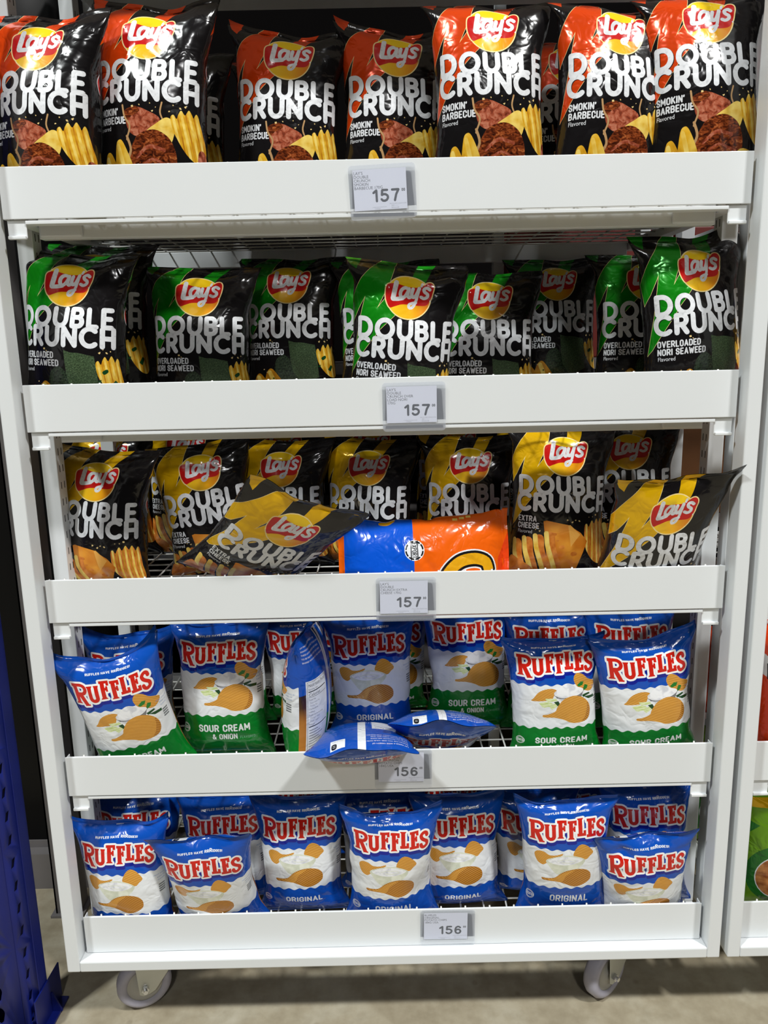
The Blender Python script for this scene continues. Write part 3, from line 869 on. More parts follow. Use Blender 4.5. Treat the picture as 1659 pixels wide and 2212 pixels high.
PW, PH = 0.20, 0.35
def puff_art():
    a = Art(-PW, PW, 0, PH, 0.0052, 'puff_orange', [SEAL * i / 8 for i in range(9)])
    a.add('puff_blue', P([(-PW, .201), (.0, .199), (PW, .203), (PW, PH - .012), (-PW, PH - .012)]))
    # yellow lettering with black and white outline, seen only in part
    c = stroke(curve([(.09, .10), (.07, .135), (.036, .138), (.008, .112), (.0, .08), (.006, .055), (.02, .048)], 5), .021, False, 10)
    c += P([(.012, .04), (.034, .05), (.04, .068), (.026, .06)])
    a.add('film_white', grow(c, .0075)); a.add('ink_black', grow(c, .0048)); a.add('gold_bag', c)
    a.add('puff_red', P([(-.05, .0), (.09, .0), (.09, .03), (.0, .026)]))
    # round stamp
    cx, cy = -.019, .198
    a.add('film_white', ell(cx, cy, .0198, n=36))
    for k in range(8):
        a.add('ink_black', stroke(ell(cx, cy, .0168, n=6, a0=k * 45 + 8, a1=k * 45 + 37)[0][0], .003, False, 6))
    a.add('ink_black', P([(cx - .0185, cy - .0075), (cx + .0185, cy - .0075), (cx + .0185, cy - .0055), (cx - .0185, cy - .0055)]) + P([(cx - .0185, cy + .0055), (cx + .0185, cy + .0055), (cx + .0185, cy + .0075), (cx - .0185, cy + .0075)]))
    a.add('ink_black', tall('EXPORT', .0098, cx, cy + .0049, 'c', .15, .70))
    a.add('gold_bag', stroke(curve([(-.085, .24), (-.078, .25), (-.08, .262)], 4), .012, False, 8))
    for i in range(3):
        a.add('chip_lit', P([(-.088 + i * .003, .08 + i * .014), (-.082 + i * .003, .08 + i * .014), (-.082 + i * .003, .09 + i * .014), (-.088 + i * .003, .09 + i * .014)]))
    return a

def simple_art(base, kind):
    W, H = .21, .34
    a = Art(-W, W, 0, H, 0.0085, base, [SEAL * i / 8 for i in range(9)])
    if kind == 'red':
        a.add('film_white', zig(.07, .004, .02, -W, W, .09, 0, 0)); a.add('black', P([(-.09, .09), (-.03, .085), (-.03, .12), (-.09, .125)]))
        a.add('film_white', P([(-W, .072), (W, .072), (W, .12), (-W, .12)]), clip=P([(-W, .072), (-.09, .072), (-.09, .12), (-W, .12)]))
    elif kind == 'lime':
        a.add('yellow', P([(-.08, .07), (.02, .062), (.02, .085), (-.08, .092)]))
        a.add('lime_dark', ell(0.0, .24, .085, .075, 40)); a.add('film_white', ell(0.0, .245, .066, .058, 36)); a.add('nut', ell(0.0, .245, .064, .056, 36))
        a.add('lime_dark', P([(-.12, .11), (-.06, .13), (-.1, .17)]))
    elif kind == 'gold':
        a.add('puff_orange', P([(-.1, .1), (.1, .1), (.1, .2), (-.1, .2)]))
    elif kind == 'ball':
        a.add('film_white', ell(-.05, .08, .05, .05, 30)); a.add('red', ell(-.05, .08, .043, .043, 30)); a.add('film_white', text('R', .05, -.05, .1, 'c', 1, .03))
        a.add('navy', P([(-W, .12), (W, .12), (W, .14), (-W, .14)])); a.add('film_white', P([(-W, .14), (W, .14), (W, .25), (-W, .25)])); a.add('chip', ell(-.05, .2, .06, .04, 24))
    return a
# ------------------------------------------------------------------ pillow-bag geometry
def _tables():
    ks = np.linspace(0.004, 1.2, 90); n = 1024; ex = 2.0 / 2.25
    th = np.linspace(-math.pi / 2, 1.5 * math.pi, n + 1)
    us = np.linspace(0, 1, 513)
    X = []; Y = []
    for k in ks:
        x = np.sign(np.cos(th)) * np.abs(np.cos(th)) ** ex
        y = k * np.sign(np.sin(th)) * np.abs(np.sin(th)) ** ex
        d = np.r_[0, np.cumsum(np.hypot(np.diff(x), np.diff(y)))]
        X.append(np.interp(us, d / d[-1], x / d[-1])); Y.append(np.interp(us, d / d[-1], y / d[-1]))
    return ks, np.array(X), np.array(Y)
_KS, _TX, _TY = _tables()

def section(u, k):
    """point on a closed pillow cross-section of unit girth; u = 0 at the front centre, k = depth / width"""
    u = np.mod(u, 1.0) * 512
    i = np.minimum(u.astype(int), 511); fu = u - i
    q = (np.clip(k, _KS[0], _KS[-1]) - _KS[0]) / (_KS[1] - _KS[0])
    j = np.minimum(q.astype(int), len(_KS) - 2); fk = q - j
    def g(T):
        return (T[j, i] * (1 - fu) + T[j, i + 1] * fu) * (1 - fk) + (T[j + 1, i] * (1 - fu) + T[j + 1, i + 1] * fu) * fk
    return g(_TX), g(_TY)

def bag_points(s, t, W, H, p):
    rng = np.random.default_rng(p.get('seed', 1))
    km = p.get('k', 0.5)
    tt = np.maximum(t - 0.013, 0)
    F = (1 - np.exp(-tt / p.get('soft', 0.05))) * (1 - np.exp(-np.maximum(H - 0.004 - t, 0) / 0.035))
    k = np.maximum(km * F, 0.006)
    # the top is flat across, the belly pushes out more in the lower half
    k = k * (1 + 0.18 * np.sin(np.pi * np.clip((t / H - .2) / .8, 0, 1)))
    x, y = section(s / (2 * W), k)
    x = x * 2 * W; y = y * 2 * W
    top = p['top']; tm = 0.74 * H; zk = 0.955
    z = np.where(t < tm, top - zk * t, (top - zk * tm) * (H - t) / (H - tm))
    # direction pointing out of the sheet
    a = np.abs(x).max() + 1e-9
    nx = x / (a * a); ny = y / np.maximum((k * a) ** 2, (0.12 * a) ** 2)
    L = np.hypot(nx, ny) + 1e-9; nx /= L; ny /= L
    d = np.zeros_like(s)
    amp = p.get('crease', 1.0)
    for _ in range(p.get('n', 26)):                      # sharp film creases
        s0 = rng.uniform(-.62, .62) * W; t0 = rng.uniform(.03, .95) * H
        if rng.random() < .4: t0 = rng.uniform(.02, .3) * H
        an = rng.uniform(0, math.pi); Lc = rng.uniform(.018, .06); w = rng.uniform(.003, .0075)
        A = rng.uniform(-.0028, .0020) * amp
        ds = s - s0; dt = t - t0
        u = ds * math.cos(an) + dt * math.sin(an); v = -ds * math.sin(an) + dt * math.cos(an) + (u * u) * rng.uniform(-4, 4)
        d += A * np.exp(-(u / Lc) ** 2) * np.exp(-np.sqrt((v / w) ** 2 + .15))
    for _ in range(5):                                   # broad hollows
        s0 = rng.uniform(-.5, .5) * W; t0 = rng.uniform(.15, .95) * H; r = rng.uniform(.025, .05)
        d += rng.uniform(-.0065, .0025) * amp * np.exp(-((s - s0) ** 2 + (t - t0) ** 2) / (r * r))
    for (s0, t0, r, A) in p.get('dents', ()):
        d += A * np.exp(-((s - s0) ** 2 + (t - t0) ** 2) / (r * r))
    for q in range(6):                                   # gathers running down from the crimped seam
        f = rng.uniform(45, 170); ph = rng.uniform(0, 6.28)
        d += .0011 * amp * np.sin(f * s + ph) * np.exp(-np.maximum(t - .01, 0) / rng.uniform(.012, .035)) * (tt > 0)
    # dimpled side folds under each shoulder
    for sg in (-1, 1):
        for _ in range(3):
            t0 = rng.uniform(.1, .8) * H; A = rng.uniform(-.006, .002) * amp
            d += A * np.exp(-((s - sg * .5 * W) / .018) ** 2 - ((t - t0) / rng.uniform(.012, .035)) ** 2)
    x = x + nx * d; y = y + ny * d
    xr = np.abs(x) / (W / 2)
    e = np.exp(-np.maximum(t - .004, 0) / .05)
    z = z - p.get('dip', .012) * np.clip(1 - xr ** 2, 0, 1) * e + p.get('ears', (0, 0))[0] * np.clip(-x / (W / 2), 0, 1.2) ** 3 * e + p.get('ears', (0, 0))[1] * np.clip(x / (W / 2), 0, 1.2) ** 3 * e
    ph = rng.uniform(0, 6.28, 3)
    y = y + p.get('wave', .005) * (np.sin(x * 38 + ph[0]) + .6 * np.sin(x * 71 + ph[1])) * np.exp(-np.maximum(t - .005, 0) / .03)
    z = z + .0025 * np.sin(x * 45 + ph[2]) * e
    y = y + np.where(t < .013, .0004 * np.sin(t * 2 * math.pi / .0033), 0)          # ribs pressed into the seam
    c = p.get('crown', 1.0)                              # a slumped, crumpled crown
    if c != 1.0:
        zc = top - .052
        z = np.where(z > zc, zc + (z - zc) * c, z); y = y + np.where(z > zc, -.012 * (1 - c) * np.sin((z - zc) / .05 * 3), 0)
    # the thin top flops over
    B = p.get('bend', 0.0)
    if B:
        zb = top - p.get('bend_len', .05)
        h = np.maximum(z - zb, 0); an = math.radians(B) * np.clip(h / p.get('bend_len', .05), 0, 1)
        y = y + h * np.sin(an); z = np.where(h > 0, zb + h * np.cos(an), z)
    if p.get('twist'):
        an = math.radians(p['twist']) * np.clip(z / top, 0, 1)
        x, y = x * np.cos(an) - y * np.sin(an), x * np.sin(an) + y * np.cos(an)
    return np.stack([x, y, np.maximum(z, 0)], -1)
GROUPS3 = 'cheese chip bags on the third shelf'; GROUPS4 = 'sour cream chip bags on the fourth shelf'; GROUPS5B = 'original chip bags on the fourth shelf'
BAGS = [
    ('bbq', 1, 'black and orange bag, leftmost on the top shelf, cut by the photo edge', (-0.5553, 0.0618, 1.582), (-3, 3, -12), {'bend': 18, 'ears': (0, 0.0), 'bend_len': 0.055, 'top': 0.3308}),
    ('bbq', 1, 'black and orange bag with tall pointed ears, second from left on the top shelf', (-0.3889, 0.097, 1.582), (-3, 3, -6), {'bend': 16, 'k': 0.46, 'ears': (0.012, 0.008), 'bend_len': 0.055, 'top': 0.3579}),
    ('bbq', 1, 'black and orange bag in shade, third from left on the top shelf', (-0.168, 0.1927, 1.582), (-3, 3, 2), {'bend': 14, 'crown': 0.78, 'ears': (0.028, 0.0), 'bend_len': 0.055, 'top': 0.3523}),
    ('bbq', 1, 'black and orange bag in shade above the top price card', (0.0301, 0.2019, 1.582), (-3, 2, 6), {'bend': 14, 'crown': 0.75, 'ears': (0.034, 0.004), 'bend_len': 0.055, 'top': 0.3563}),
    ('bbq', 1, 'black and orange bag with one raised right corner, third from right on the top shelf', (0.1952, 0.093, 1.582), (-3, 0, 3), {'ears': (0, 0.014), 'bend': 38, 'bend_len': 0.055, 'top': 0.355}),
    ('bbq', 1, 'black and orange bag, big and bright, second from right on the top shelf', (0.3949, 0.0818, 1.582), (-3, 2, 10), {'bend': 38, 'bend_len': 0.055, 'top': 0.3439}),
    ('bbq', 1, 'black and orange bag, rightmost on the top shelf beside the white post', (0.5562, 0.0731, 1.582), (-3, -2, 0), {'bend': 38, 'bend_len': 0.055, 'top': 0.3546}),
    ('bbq', 1, 'dark chip bag in the second row, behind the eared bag on the top shelf', (-0.3905, 0.2805, 1.582), (-3, 2, 0), {'bend': 38, 'bend_len': 0.055, 'top': 0.3585}),
    ('bbq', 1, 'dark chip bag in the second row, third from left on the top shelf', (-0.1848, 0.3408, 1.582), (-3, 1, 0), {'bend': 38, 'bend_len': 0.055, 'top': 0.3585}),
    ('bbq', 1, 'shaded orange and black chip bag behind the gap right of centre, top shelf', (0.366, 0.2709, 1.582), (-3, 1, 0), {'bend': 38, 'bend_len': 0.055, 'top': 0.3585}),
    ('bbq', 1, 'dark chip bag hidden behind the rightmost bag on the top shelf', (0.6254, 0.3006, 1.582), (-3, 1, 0), {'bend': 38, 'bend_len': 0.055, 'top': 0.3585}),
    ('nori', 2, 'black and green bag, leftmost on the second shelf, its top corner folded back', (-0.5552, 0.0879, 1.235), (-3, 4, -10), {'bend': 35, 'ears': (0.01, 0), 'wave': 0.007, 'bend_len': 0.055, 'top': 0.3114}),
    ('nori', 2, 'black and green bag, second from left at the front of the second shelf', (-0.3513, 0.2061, 1.235), (-3, 2, 0), {'bend': 38, 'bend_len': 0.055, 'top': 0.2958}),
    ('nori', 2, 'black and green bag deep in shade, third from left on the second shelf', (-0.1872, 0.3151, 1.235), (-3, 1, -6), {'bend': 38, 'bend_len': 0.055, 'top': 0.3229}),
    ('nori', 2, 'black and green bag leaning out with a slanting front, above the second price card', (0.0294, 0.1176, 1.235), (4, 5, 6), {'crease': 1.3, 'bend': 38, 'bend_len': 0.055, 'top': 0.2822}),
    ('nori', 2, 'black and green bag just right of the slanting one on the second shelf', (0.2107, 0.237, 1.235), (-3, 1, 0), {'bend': 38, 'bend_len': 0.055, 'top': 0.2791}),
    ('nori', 2, 'black and green bag far back in deep shade, right half of the second shelf', (0.3934, 0.4546, 1.235), (-3, 0, 0), {'bend': 38, 'bend_len': 0.055, 'top': 0.3256}),
    ('nori', 2, 'black and green bag, big and bright, rightmost on the second shelf', (0.5706, 0.0929, 1.235), (-2, -4, 14), {'ears': (0, 0.022), 'bend': 20, 'bend_len': 0.055, 'top': 0.3136}),
    ('nori', 2, 'dim green-topped chip bag behind the leftmost bag on the second shelf', (-0.5622, 0.2534, 1.235), (-3, 2, 0), {'bend': 38, 'bend_len': 0.055, 'top': 0.3492}),
    ('nori', 2, 'black and green chip bag peeking out left of the slanting one, second shelf', (0.0127, 0.2754, 1.235), (-3, 0, 0), {'bend': 38, 'bend_len': 0.055, 'top': 0.3092}),
    ('nori', 2, 'dim chip bag half hidden left of the big rightmost bag, second shelf', (0.5286, 0.2554, 1.235), (-3, 0, 0), {'bend': 38, 'bend_len': 0.055, 'top': 0.309}),
    ('cheese', 3, 'black and yellow bag, leftmost on the third shelf', (-0.5657, 0.1644, 0.89), (-4, 3, -12), {'ears': (0.004, 0), 'bend': 38, 'bend_len': 0.055, 'top': 0.2957}),
    ('cheese', 3, 'black and yellow bag turned a little, behind the tipped bag on the third shelf', (-0.3576, 0.2899, 0.89), (-3, -7, 8), {'bend': 38, 'bend_len': 0.055, 'top': 0.2932}),
    ('cheese', 3, 'black and yellow bag half hidden by the tipped bag, third shelf', (-0.2179, 0.3263, 0.89), (-3, 0, -8), {'bend': 38, 'bend_len': 0.055, 'top': 0.2889}),
    ('cheese', 3, 'black and yellow bag behind the blue end of the orange bag, third shelf', (-0.0359, 0.3276, 0.89), (-3, 2, -10), {'bend': 38, 'bend_len': 0.055, 'top': 0.2878}),
    ('cheese', 3, 'black and yellow bag behind the orange end of the orange bag, third shelf', (0.1808, 0.2965, 0.89), (-3, 1, -3), {'bend': 38, 'bend_len': 0.055, 'top': 0.2922}),
    ('cheese', 3, 'black and yellow bag standing upright right of the orange bag, third shelf', (0.3382, 0.1637, 0.89), (-3, 3, 4), {'bend': 38, 'bend_len': 0.055, 'top': 0.3255}),
    ('cheese', 3, 'black and yellow bag behind the bag leaning out at the right of the third shelf', (0.5323, 0.3146, 0.89), (-3, -1, -8), {'bend': 38, 'bend_len': 0.055, 'top': 0.3116}),
    ('cheese', 3, 'black and yellow bag leaning out over the right end of the third shelf', (0.4843, 0.089, 0.89), (27, -1, 10), {'k': 0.42, 'bend': -18, 'bend_len': 0.03, 'ears': (0, 0.02), 'top': 0.2768}),
    ('cheese', 3, 'dim back-row bag on the third shelf, behind the leftmost bag', (-0.6341, 0.4454, 0.89), (-3, 1, 0), {'bend': 38, 'bend_len': 0.055, 'top': 0.3104}),
    ('cheese', 3, 'dim back-row bag on the third shelf, second from left', (-0.4577, 0.4547, 0.89), (-3, 1, 0), {'bend': 38, 'bend_len': 0.055, 'top': 0.3234}),
    ('cheese', 3, 'dim back-row bag on the third shelf, above the half hidden bag', (-0.2375, 0.465, 0.89), (-3, 1, 0), {'bend': 38, 'bend_len': 0.055, 'top': 0.3173}),
    ('cheese', 3, 'dim back-row bag on the third shelf, above the blue end of the orange bag', (-0.0316, 0.4649, 0.89), (-3, 1, 0), {'bend': 38, 'bend_len': 0.055, 'top': 0.3192}),
    ('cheese', 3, 'dim back-row bag on the third shelf, above the orange end of the orange bag', (0.1669, 0.4649, 0.89), (-3, 1, 0), {'bend': 38, 'bend_len': 0.055, 'top': 0.3191}),
    ('cheese', 3, 'dim back-row bag on the third shelf, right of centre', (0.3555, 0.4443, 0.89), (-3, 1, 0), {'bend': 38, 'bend_len': 0.055, 'top': 0.331}),
    ('sour', 4, 'blue, white and green bag with raised corners leaning out, leftmost on the fourth shelf', (-0.4756, 0.0734, 0.544), (9, -11, 3), {'ears': (0.025, 0.03), 'dip': 0.02, 'bend': 10, 'crown': 0.78, 'seed': 256, 'top': 0.29}),
    ('sour', 4, 'blue, white and green bag standing second from left at the front of the fourth shelf', (-0.3326, 0.1225, 0.544), (-3, 0, 0), {'bend': 15, 'crown': 0.7, 'ears': (0.012, 0.012), 'dip': 0.016, 'seed': 263, 'top': 0.3058}),
    ('sour', 4, 'blue, white and green bag standing behind the two lying bags, fourth shelf', (0.1738, 0.222, 0.544), (-3, -1, 0), {'bend': 35, 'ears': (0.012, 0.012), 'crown': 0.78, 'dip': 0.016, 'seed': 270, 'top': 0.2991}),
    ('sour', 4, 'blue, white and green bag, second from right at the front of the fourth shelf', (0.3305, 0.0787, 0.544), (-3, -2, 0), {'bend': 0, 'crown': 0.45, 'ears': (0.012, 0.012), 'dip': 0.016, 'seed': 277, 'top': 0.2854}),
    ('sour', 4, 'blue, white and green bag, large, rightmost at the front of the fourth shelf', (0.5145, 0.069, 0.544), (1, -6, 0), {'k': 0.44, 'bend': 0, 'crown': 0.62, 'ears': (0.014, 0.028), 'dip': 0.016, 'seed': 284, 'top': 0.2874}),
    ('orig', 4, 'blue and white chip bag without green, standing in the middle of the fourth shelf', (-0.0292, 0.1909, 0.544), (-3, -2, 0), {'bend': 35, 'ears': (0.012, 0.012), 'crown': 0.78, 'dip': 0.016, 'seed': 291, 'top': 0.2884}),
    ('sour', 4, 'shaded bag on the fourth shelf, behind the leaning leftmost bag', (-0.5331, 0.1943, 0.544), (-3, -2, 0), {'bend': 15, 'ears': (0.012, 0.012), 'crown': 0.78, 'dip': 0.016, 'seed': 298, 'top': 0.2587}),
    ('sour', 4, 'shaded bag on the fourth shelf, behind the second bag from the left', (-0.3483, 0.2635, 0.544), (-3, -2, 0), {'bend': 35, 'ears': (0.012, 0.012), 'crown': 0.78, 'dip': 0.016, 'seed': 305, 'top': 0.2787}),
    ('sour', 4, 'shaded bag on the fourth shelf, behind the bag turned sideways', (-0.1749, 0.2938, 0.544), (-3, -4, 0), {'bend': 35, 'ears': (0.012, 0.012), 'crown': 0.78, 'dip': 0.016, 'seed': 312, 'top': 0.2636}),
    ('sour', 4, 'shaded bag on the fourth shelf, right of the middle bag without green', (0.0046, 0.314, 0.544), (-3, -1, 0), {'bend': 35, 'ears': (0.012, 0.012), 'crown': 0.78, 'dip': 0.016, 'seed': 319, 'top': 0.265}),
    ('sour', 4, 'shaded bag on the fourth shelf, behind the second bag from the right', (0.3427, 0.2125, 0.544), (-3, 0, 0), {'bend': 35, 'ears': (0.012, 0.012), 'crown': 0.78, 'dip': 0.016, 'seed': 326, 'top': 0.2878}),
    ('sour', 4, 'shaded bag on the fourth shelf, behind the large rightmost bag', (0.5114, 0.2025, 0.544), (-3, 0, 0), {'bend': 35, 'ears': (0.012, 0.012), 'crown': 0.78, 'dip': 0.016, 'seed': 333, 'top': 0.2905}),
    ('orig', 5, 'blue and white chip bag, leftmost at the front of the bottom shelf', (-0.5287, 0.0557, 0.2), (2, -2, -6), {'ears': (0.006, 0.012), 'bend': 10, 'crown': 0.78, 'dip': 0.016, 'seed': 340, 'top': 0.2689}),
    ('orig_full', 5, 'blue and white chip bag leaning forward, second from left on the bottom shelf', (-0.352, 0.0733, 0.2), (18, -3, 0), {'bend': -20, 'bend_len': 0.04, 'ears': (0.012, 0.012), 'crown': 0.78, 'dip': 0.016, 'seed': 347, 'top': 0.2812}),
    ('orig', 5, 'blue and white chip bag standing upright, third from left on the bottom shelf', (-0.183, 0.0935, 0.2), (-3, -1, 0), {'ears': (0.006, 0.01), 'bend': 10, 'crown': 0.78, 'dip': 0.016, 'seed': 354, 'top': 0.281}),
    ('orig', 5, 'blue and white chip bag, brightly lit, left of the bottom price card', (0.0001, 0.0618, 0.2), (6, 0, 0), {'ears': (0.014, 0.02), 'dip': 0.02, 'bend': 0, 'crown': 0.62, 'seed': 361, 'top': 0.2962}),
    ('orig', 5, 'blue and white chip bag standing above the bottom price card', (0.143, 0.1039, 0.2), (-3, -1, 0), {'ears': (0.0, 0.014), 'bend': 10, 'crown': 0.78, 'dip': 0.016, 'seed': 368, 'top': 0.27}),
    ('orig', 5, 'blue and white chip bag, bright, second from right at the front of the bottom shelf', (0.3476, 0.0586, 0.2), (5, -1, 0), {'bend': 0, 'crown': 0.6, 'ears': (0.012, 0.008), 'dip': 0.016, 'seed': 375, 'top': 0.3131}),
    ('orig_full', 5, 'blue and white chip bag leaning forward at the right end of the bottom shelf', (0.5119, 0.0705, 0.2), (16, -5, 0), {'bend': -20, 'bend_len': 0.04, 'dents': [(-0.045, 0.05, 0.02, -0.012)], 'ears': (0.012, 0.012), 'crown': 0.78, 'dip': 0.016, 'seed': 382, 'top': 0.2539}),
    ('orig', 5, 'blue bag on the bottom shelf, behind the leftmost bag', (-0.5472, 0.1763, 0.2), (-3, -1, 0), {'ears': (0.012, 0.012), 'bend': 10, 'crown': 0.78, 'dip': 0.016, 'seed': 389, 'top': 0.248}),
    ('orig', 5, 'blue bag on the bottom shelf, behind the second bag from the left', (-0.3462, 0.1391, 0.2), (-3, -2, 0), {'ears': (0.012, 0.012), 'bend': 10, 'crown': 0.78, 'dip': 0.016, 'seed': 396, 'top': 0.2585}),
    ('orig', 5, 'blue bag on the bottom shelf, behind the brightly lit bag', (-0.0212, 0.1642, 0.2), (-3, 0, 0), {'bend': 15, 'ears': (0.012, 0.012), 'crown': 0.78, 'dip': 0.016, 'seed': 403, 'top': 0.2507}),
    ('orig', 5, 'blue bag on the bottom shelf, squeezed left of the second bag from the right', (0.3118, 0.1502, 0.2), (-3, -1, 0), {'ears': (0.012, 0.012), 'bend': 10, 'crown': 0.78, 'dip': 0.016, 'seed': 410, 'top': 0.248}),
    ('orig', 5, 'blue bag on the bottom shelf, standing behind the rightmost bag', (0.5292, 0.0993, 0.2), (-3, 0, 0), {'ears': (0.012, 0.012), 'bend': 10, 'crown': 0.78, 'dip': 0.016, 'seed': 417, 'top': 0.2852}),
    ('orig', 5, 'dark blue back-row bag on the bottom shelf, third from left', (-0.2078, 0.2762, 0.2), (-3, 0, 0), {'bend': 25, 'ears': (0.012, 0.012), 'crown': 0.78, 'dip': 0.016, 'seed': 424, 'top': 0.248}),
    ('orig', 5, 'dark blue back-row bag on the bottom shelf, left of centre', (0.0076, 0.2759, 0.2), (-3, 0, 0), {'bend': 25, 'ears': (0.012, 0.012), 'crown': 0.78, 'dip': 0.016, 'seed': 431, 'top': 0.248}),
    ('orig', 5, 'dark blue back-row bag on the bottom shelf, above the bottom price card', (0.1208, 0.2462, 0.2), (-3, 0, 0), {'bend': 25, 'ears': (0.012, 0.012), 'crown': 0.78, 'dip': 0.016, 'seed': 438, 'top': 0.248}),
    ('orig', 5, 'dark blue back-row bag on the bottom shelf, right of centre', (0.3789, 0.1948, 0.2), (-3, 0, 0), {'bend': 15, 'ears': (0.012, 0.012), 'crown': 0.78, 'dip': 0.016, 'seed': 445, 'top': 0.2513}),
]
LIGHT = (690, 640, 210, .012)
EXPOSURE = 0.13
SPECIAL = [
    ('cheese', (-.300, .110, .922), (43, 35, 0), dict(seed=301, top=.315, k=.36, crease=1.4, dip=.01, ears=(.0, .01)), 'black and yellow chip bag tipped over and hanging out above the third shelf front', GROUPS3),
    ('puff', (-.089, .112, .945), (0, 89, 0, -18), dict(seed=77, top=.335, k=.42, crease=1.4, dip=.008), 'blue and orange snack bag lying on its side on the third shelf', None),
    ('sour_full', (-.168, .115, .5445), (-3, 2, -99), dict(seed=55, top=.30, k=.52, bend=15, crease=1.3), 'blue, white and green chip bag turned sideways showing its nutrition panel', GROUPS4),
    ('orig_full', (-.055, .118, .570), (67, 0, 2), dict(seed=91, top=.22, k=.40, dip=.003), 'blue bag lying on its front over the shelf edge, left of two lying bags', GROUPS5B),
    ('orig_full', (.100, .168, .556), (58, 4, -4), dict(seed=95, top=.22, k=.44, dip=.003), 'blue bag lying on its front behind the shelf edge, right of two lying bags', GROUPS5B),
]
# ------------------------------------------------------------------ bags
def mesh_from(name, co, faces, mi, mats, uv):
    me = bpy.data.meshes.new(name)
    used = np.unique(faces)
    rm = -np.ones(len(co), int); rm[used] = np.arange(len(used))
    f = rm[faces]; c = co[used]; u = uv[used]
    n = len(f)
    me.vertices.add(len(c)); me.vertices.foreach_set('co', c.astype(np.float32).ravel())
    me.loops.add(3 * n); me.polygons.add(n)
    me.loops.foreach_set('vertex_index', f.astype(np.int32).ravel())
    me.polygons.foreach_set('loop_start', np.arange(0, 3 * n, 3, dtype=np.int32))
    me.polygons.foreach_set('loop_total', np.full(n, 3, dtype=np.int32))
    slots = np.unique(mi)
    lut = np.zeros(mi.max() + 1, int); lut[slots] = np.arange(len(slots))
    me.polygons.foreach_set('material_index', lut[mi].astype(np.int32))
    me.polygons.foreach_set('use_smooth', np.ones(n, dtype=bool))
    for s in slots:
        me.materials.append(M[mats[s]])
    l = me.uv_layers.new(name='print')
    l.data.foreach_set('uv', u[f.ravel()].astype(np.float32).ravel())
    me.update(calc_edges=True)
    return me

ART = {}
def art(kind):
    if kind not in ART:
        if kind in ('bbq', 'nori', 'cheese'):
            ART[kind] = (chips_art(kind).build(), LW, LH)
        elif kind in ('sour', 'orig'):
            ART[kind] = (potato_art(kind, False).build(), RW, RH)
        elif kind in ('sour_full', 'orig_full'):
            ART[kind] = (potato_art(kind[:4], True).build(), RW, RH)
        elif kind == 'puff':
            ART[kind] = (puff_art().build(), PW, PH)
        else:
            base = {'red': 'puff_red', 'lime': 'lime', 'gold': 'gold_bag', 'ball': 'puff_orange'}[kind]
            ART[kind] = (simple_art(base, kind).build(), .21, .34)
    return ART[kind]

def make_bag(kind, loc, rot, p, label, group, cat='chip bag', name='chip_bag'):
    (v, f, mi, mats), W, H = art(kind)
    co = bag_points(v[:, 0], v[:, 1], W, H, p)
    lean, roll, yaw = rot[:3]; spin = rot[3] if len(rot) > 3 else 0
    root = empty(name, loc, (0, 0, 0), label, cat, group)
    root.matrix_world = Matrix.Translation(loc) @ Matrix.Rotation(R(yaw), 4, 'Z') @ Matrix.Rotation(R(lean), 4, 'X') @ Matrix.Rotation(R(roll), 4, 'Y') @ Matrix.Rotation(R(spin), 4, 'Z')
    f = f[:, ::-1]
    cen = v[f].mean(1)[:, 1]
    lo = cen < SEAL
    for nm, sel in (('pouch', ~lo), ('top_seam', lo)):
        o = bpy.data.objects.new(nm, mesh_from(nm, co, f[sel], mi[sel], mats, v))
        COL.objects.link(o); o.parent = root
    return root

GROUPS = {1: 'barbecue chip bags on the top shelf', 2: 'seaweed chip bags on the second shelf', 3: 'cheese chip bags on the third shelf',
          4: 'sour cream chip bags on the fourth shelf', 5: 'original chip bags on the bottom shelf'}
for kind, row, label, loc, rot, p in BAGS:
    g = GROUPS[row] if not (row == 4 and kind == 'orig') else GROUPS[5].replace('bottom', 'fourth')
    make_bag(kind, loc, rot, p, label, g)

# the tipped and lying bags
for kind, loc, rot, p, label, g in SPECIAL:
    make_bag(kind, loc, rot, p, label, g)

# ------------------------------------------------------------------ the white rack on castors
FT = [1.650, 1.303, .958, .612, .268]      # top edges of the shelf fronts
FH = 0.0806
DEPTH = 0.56

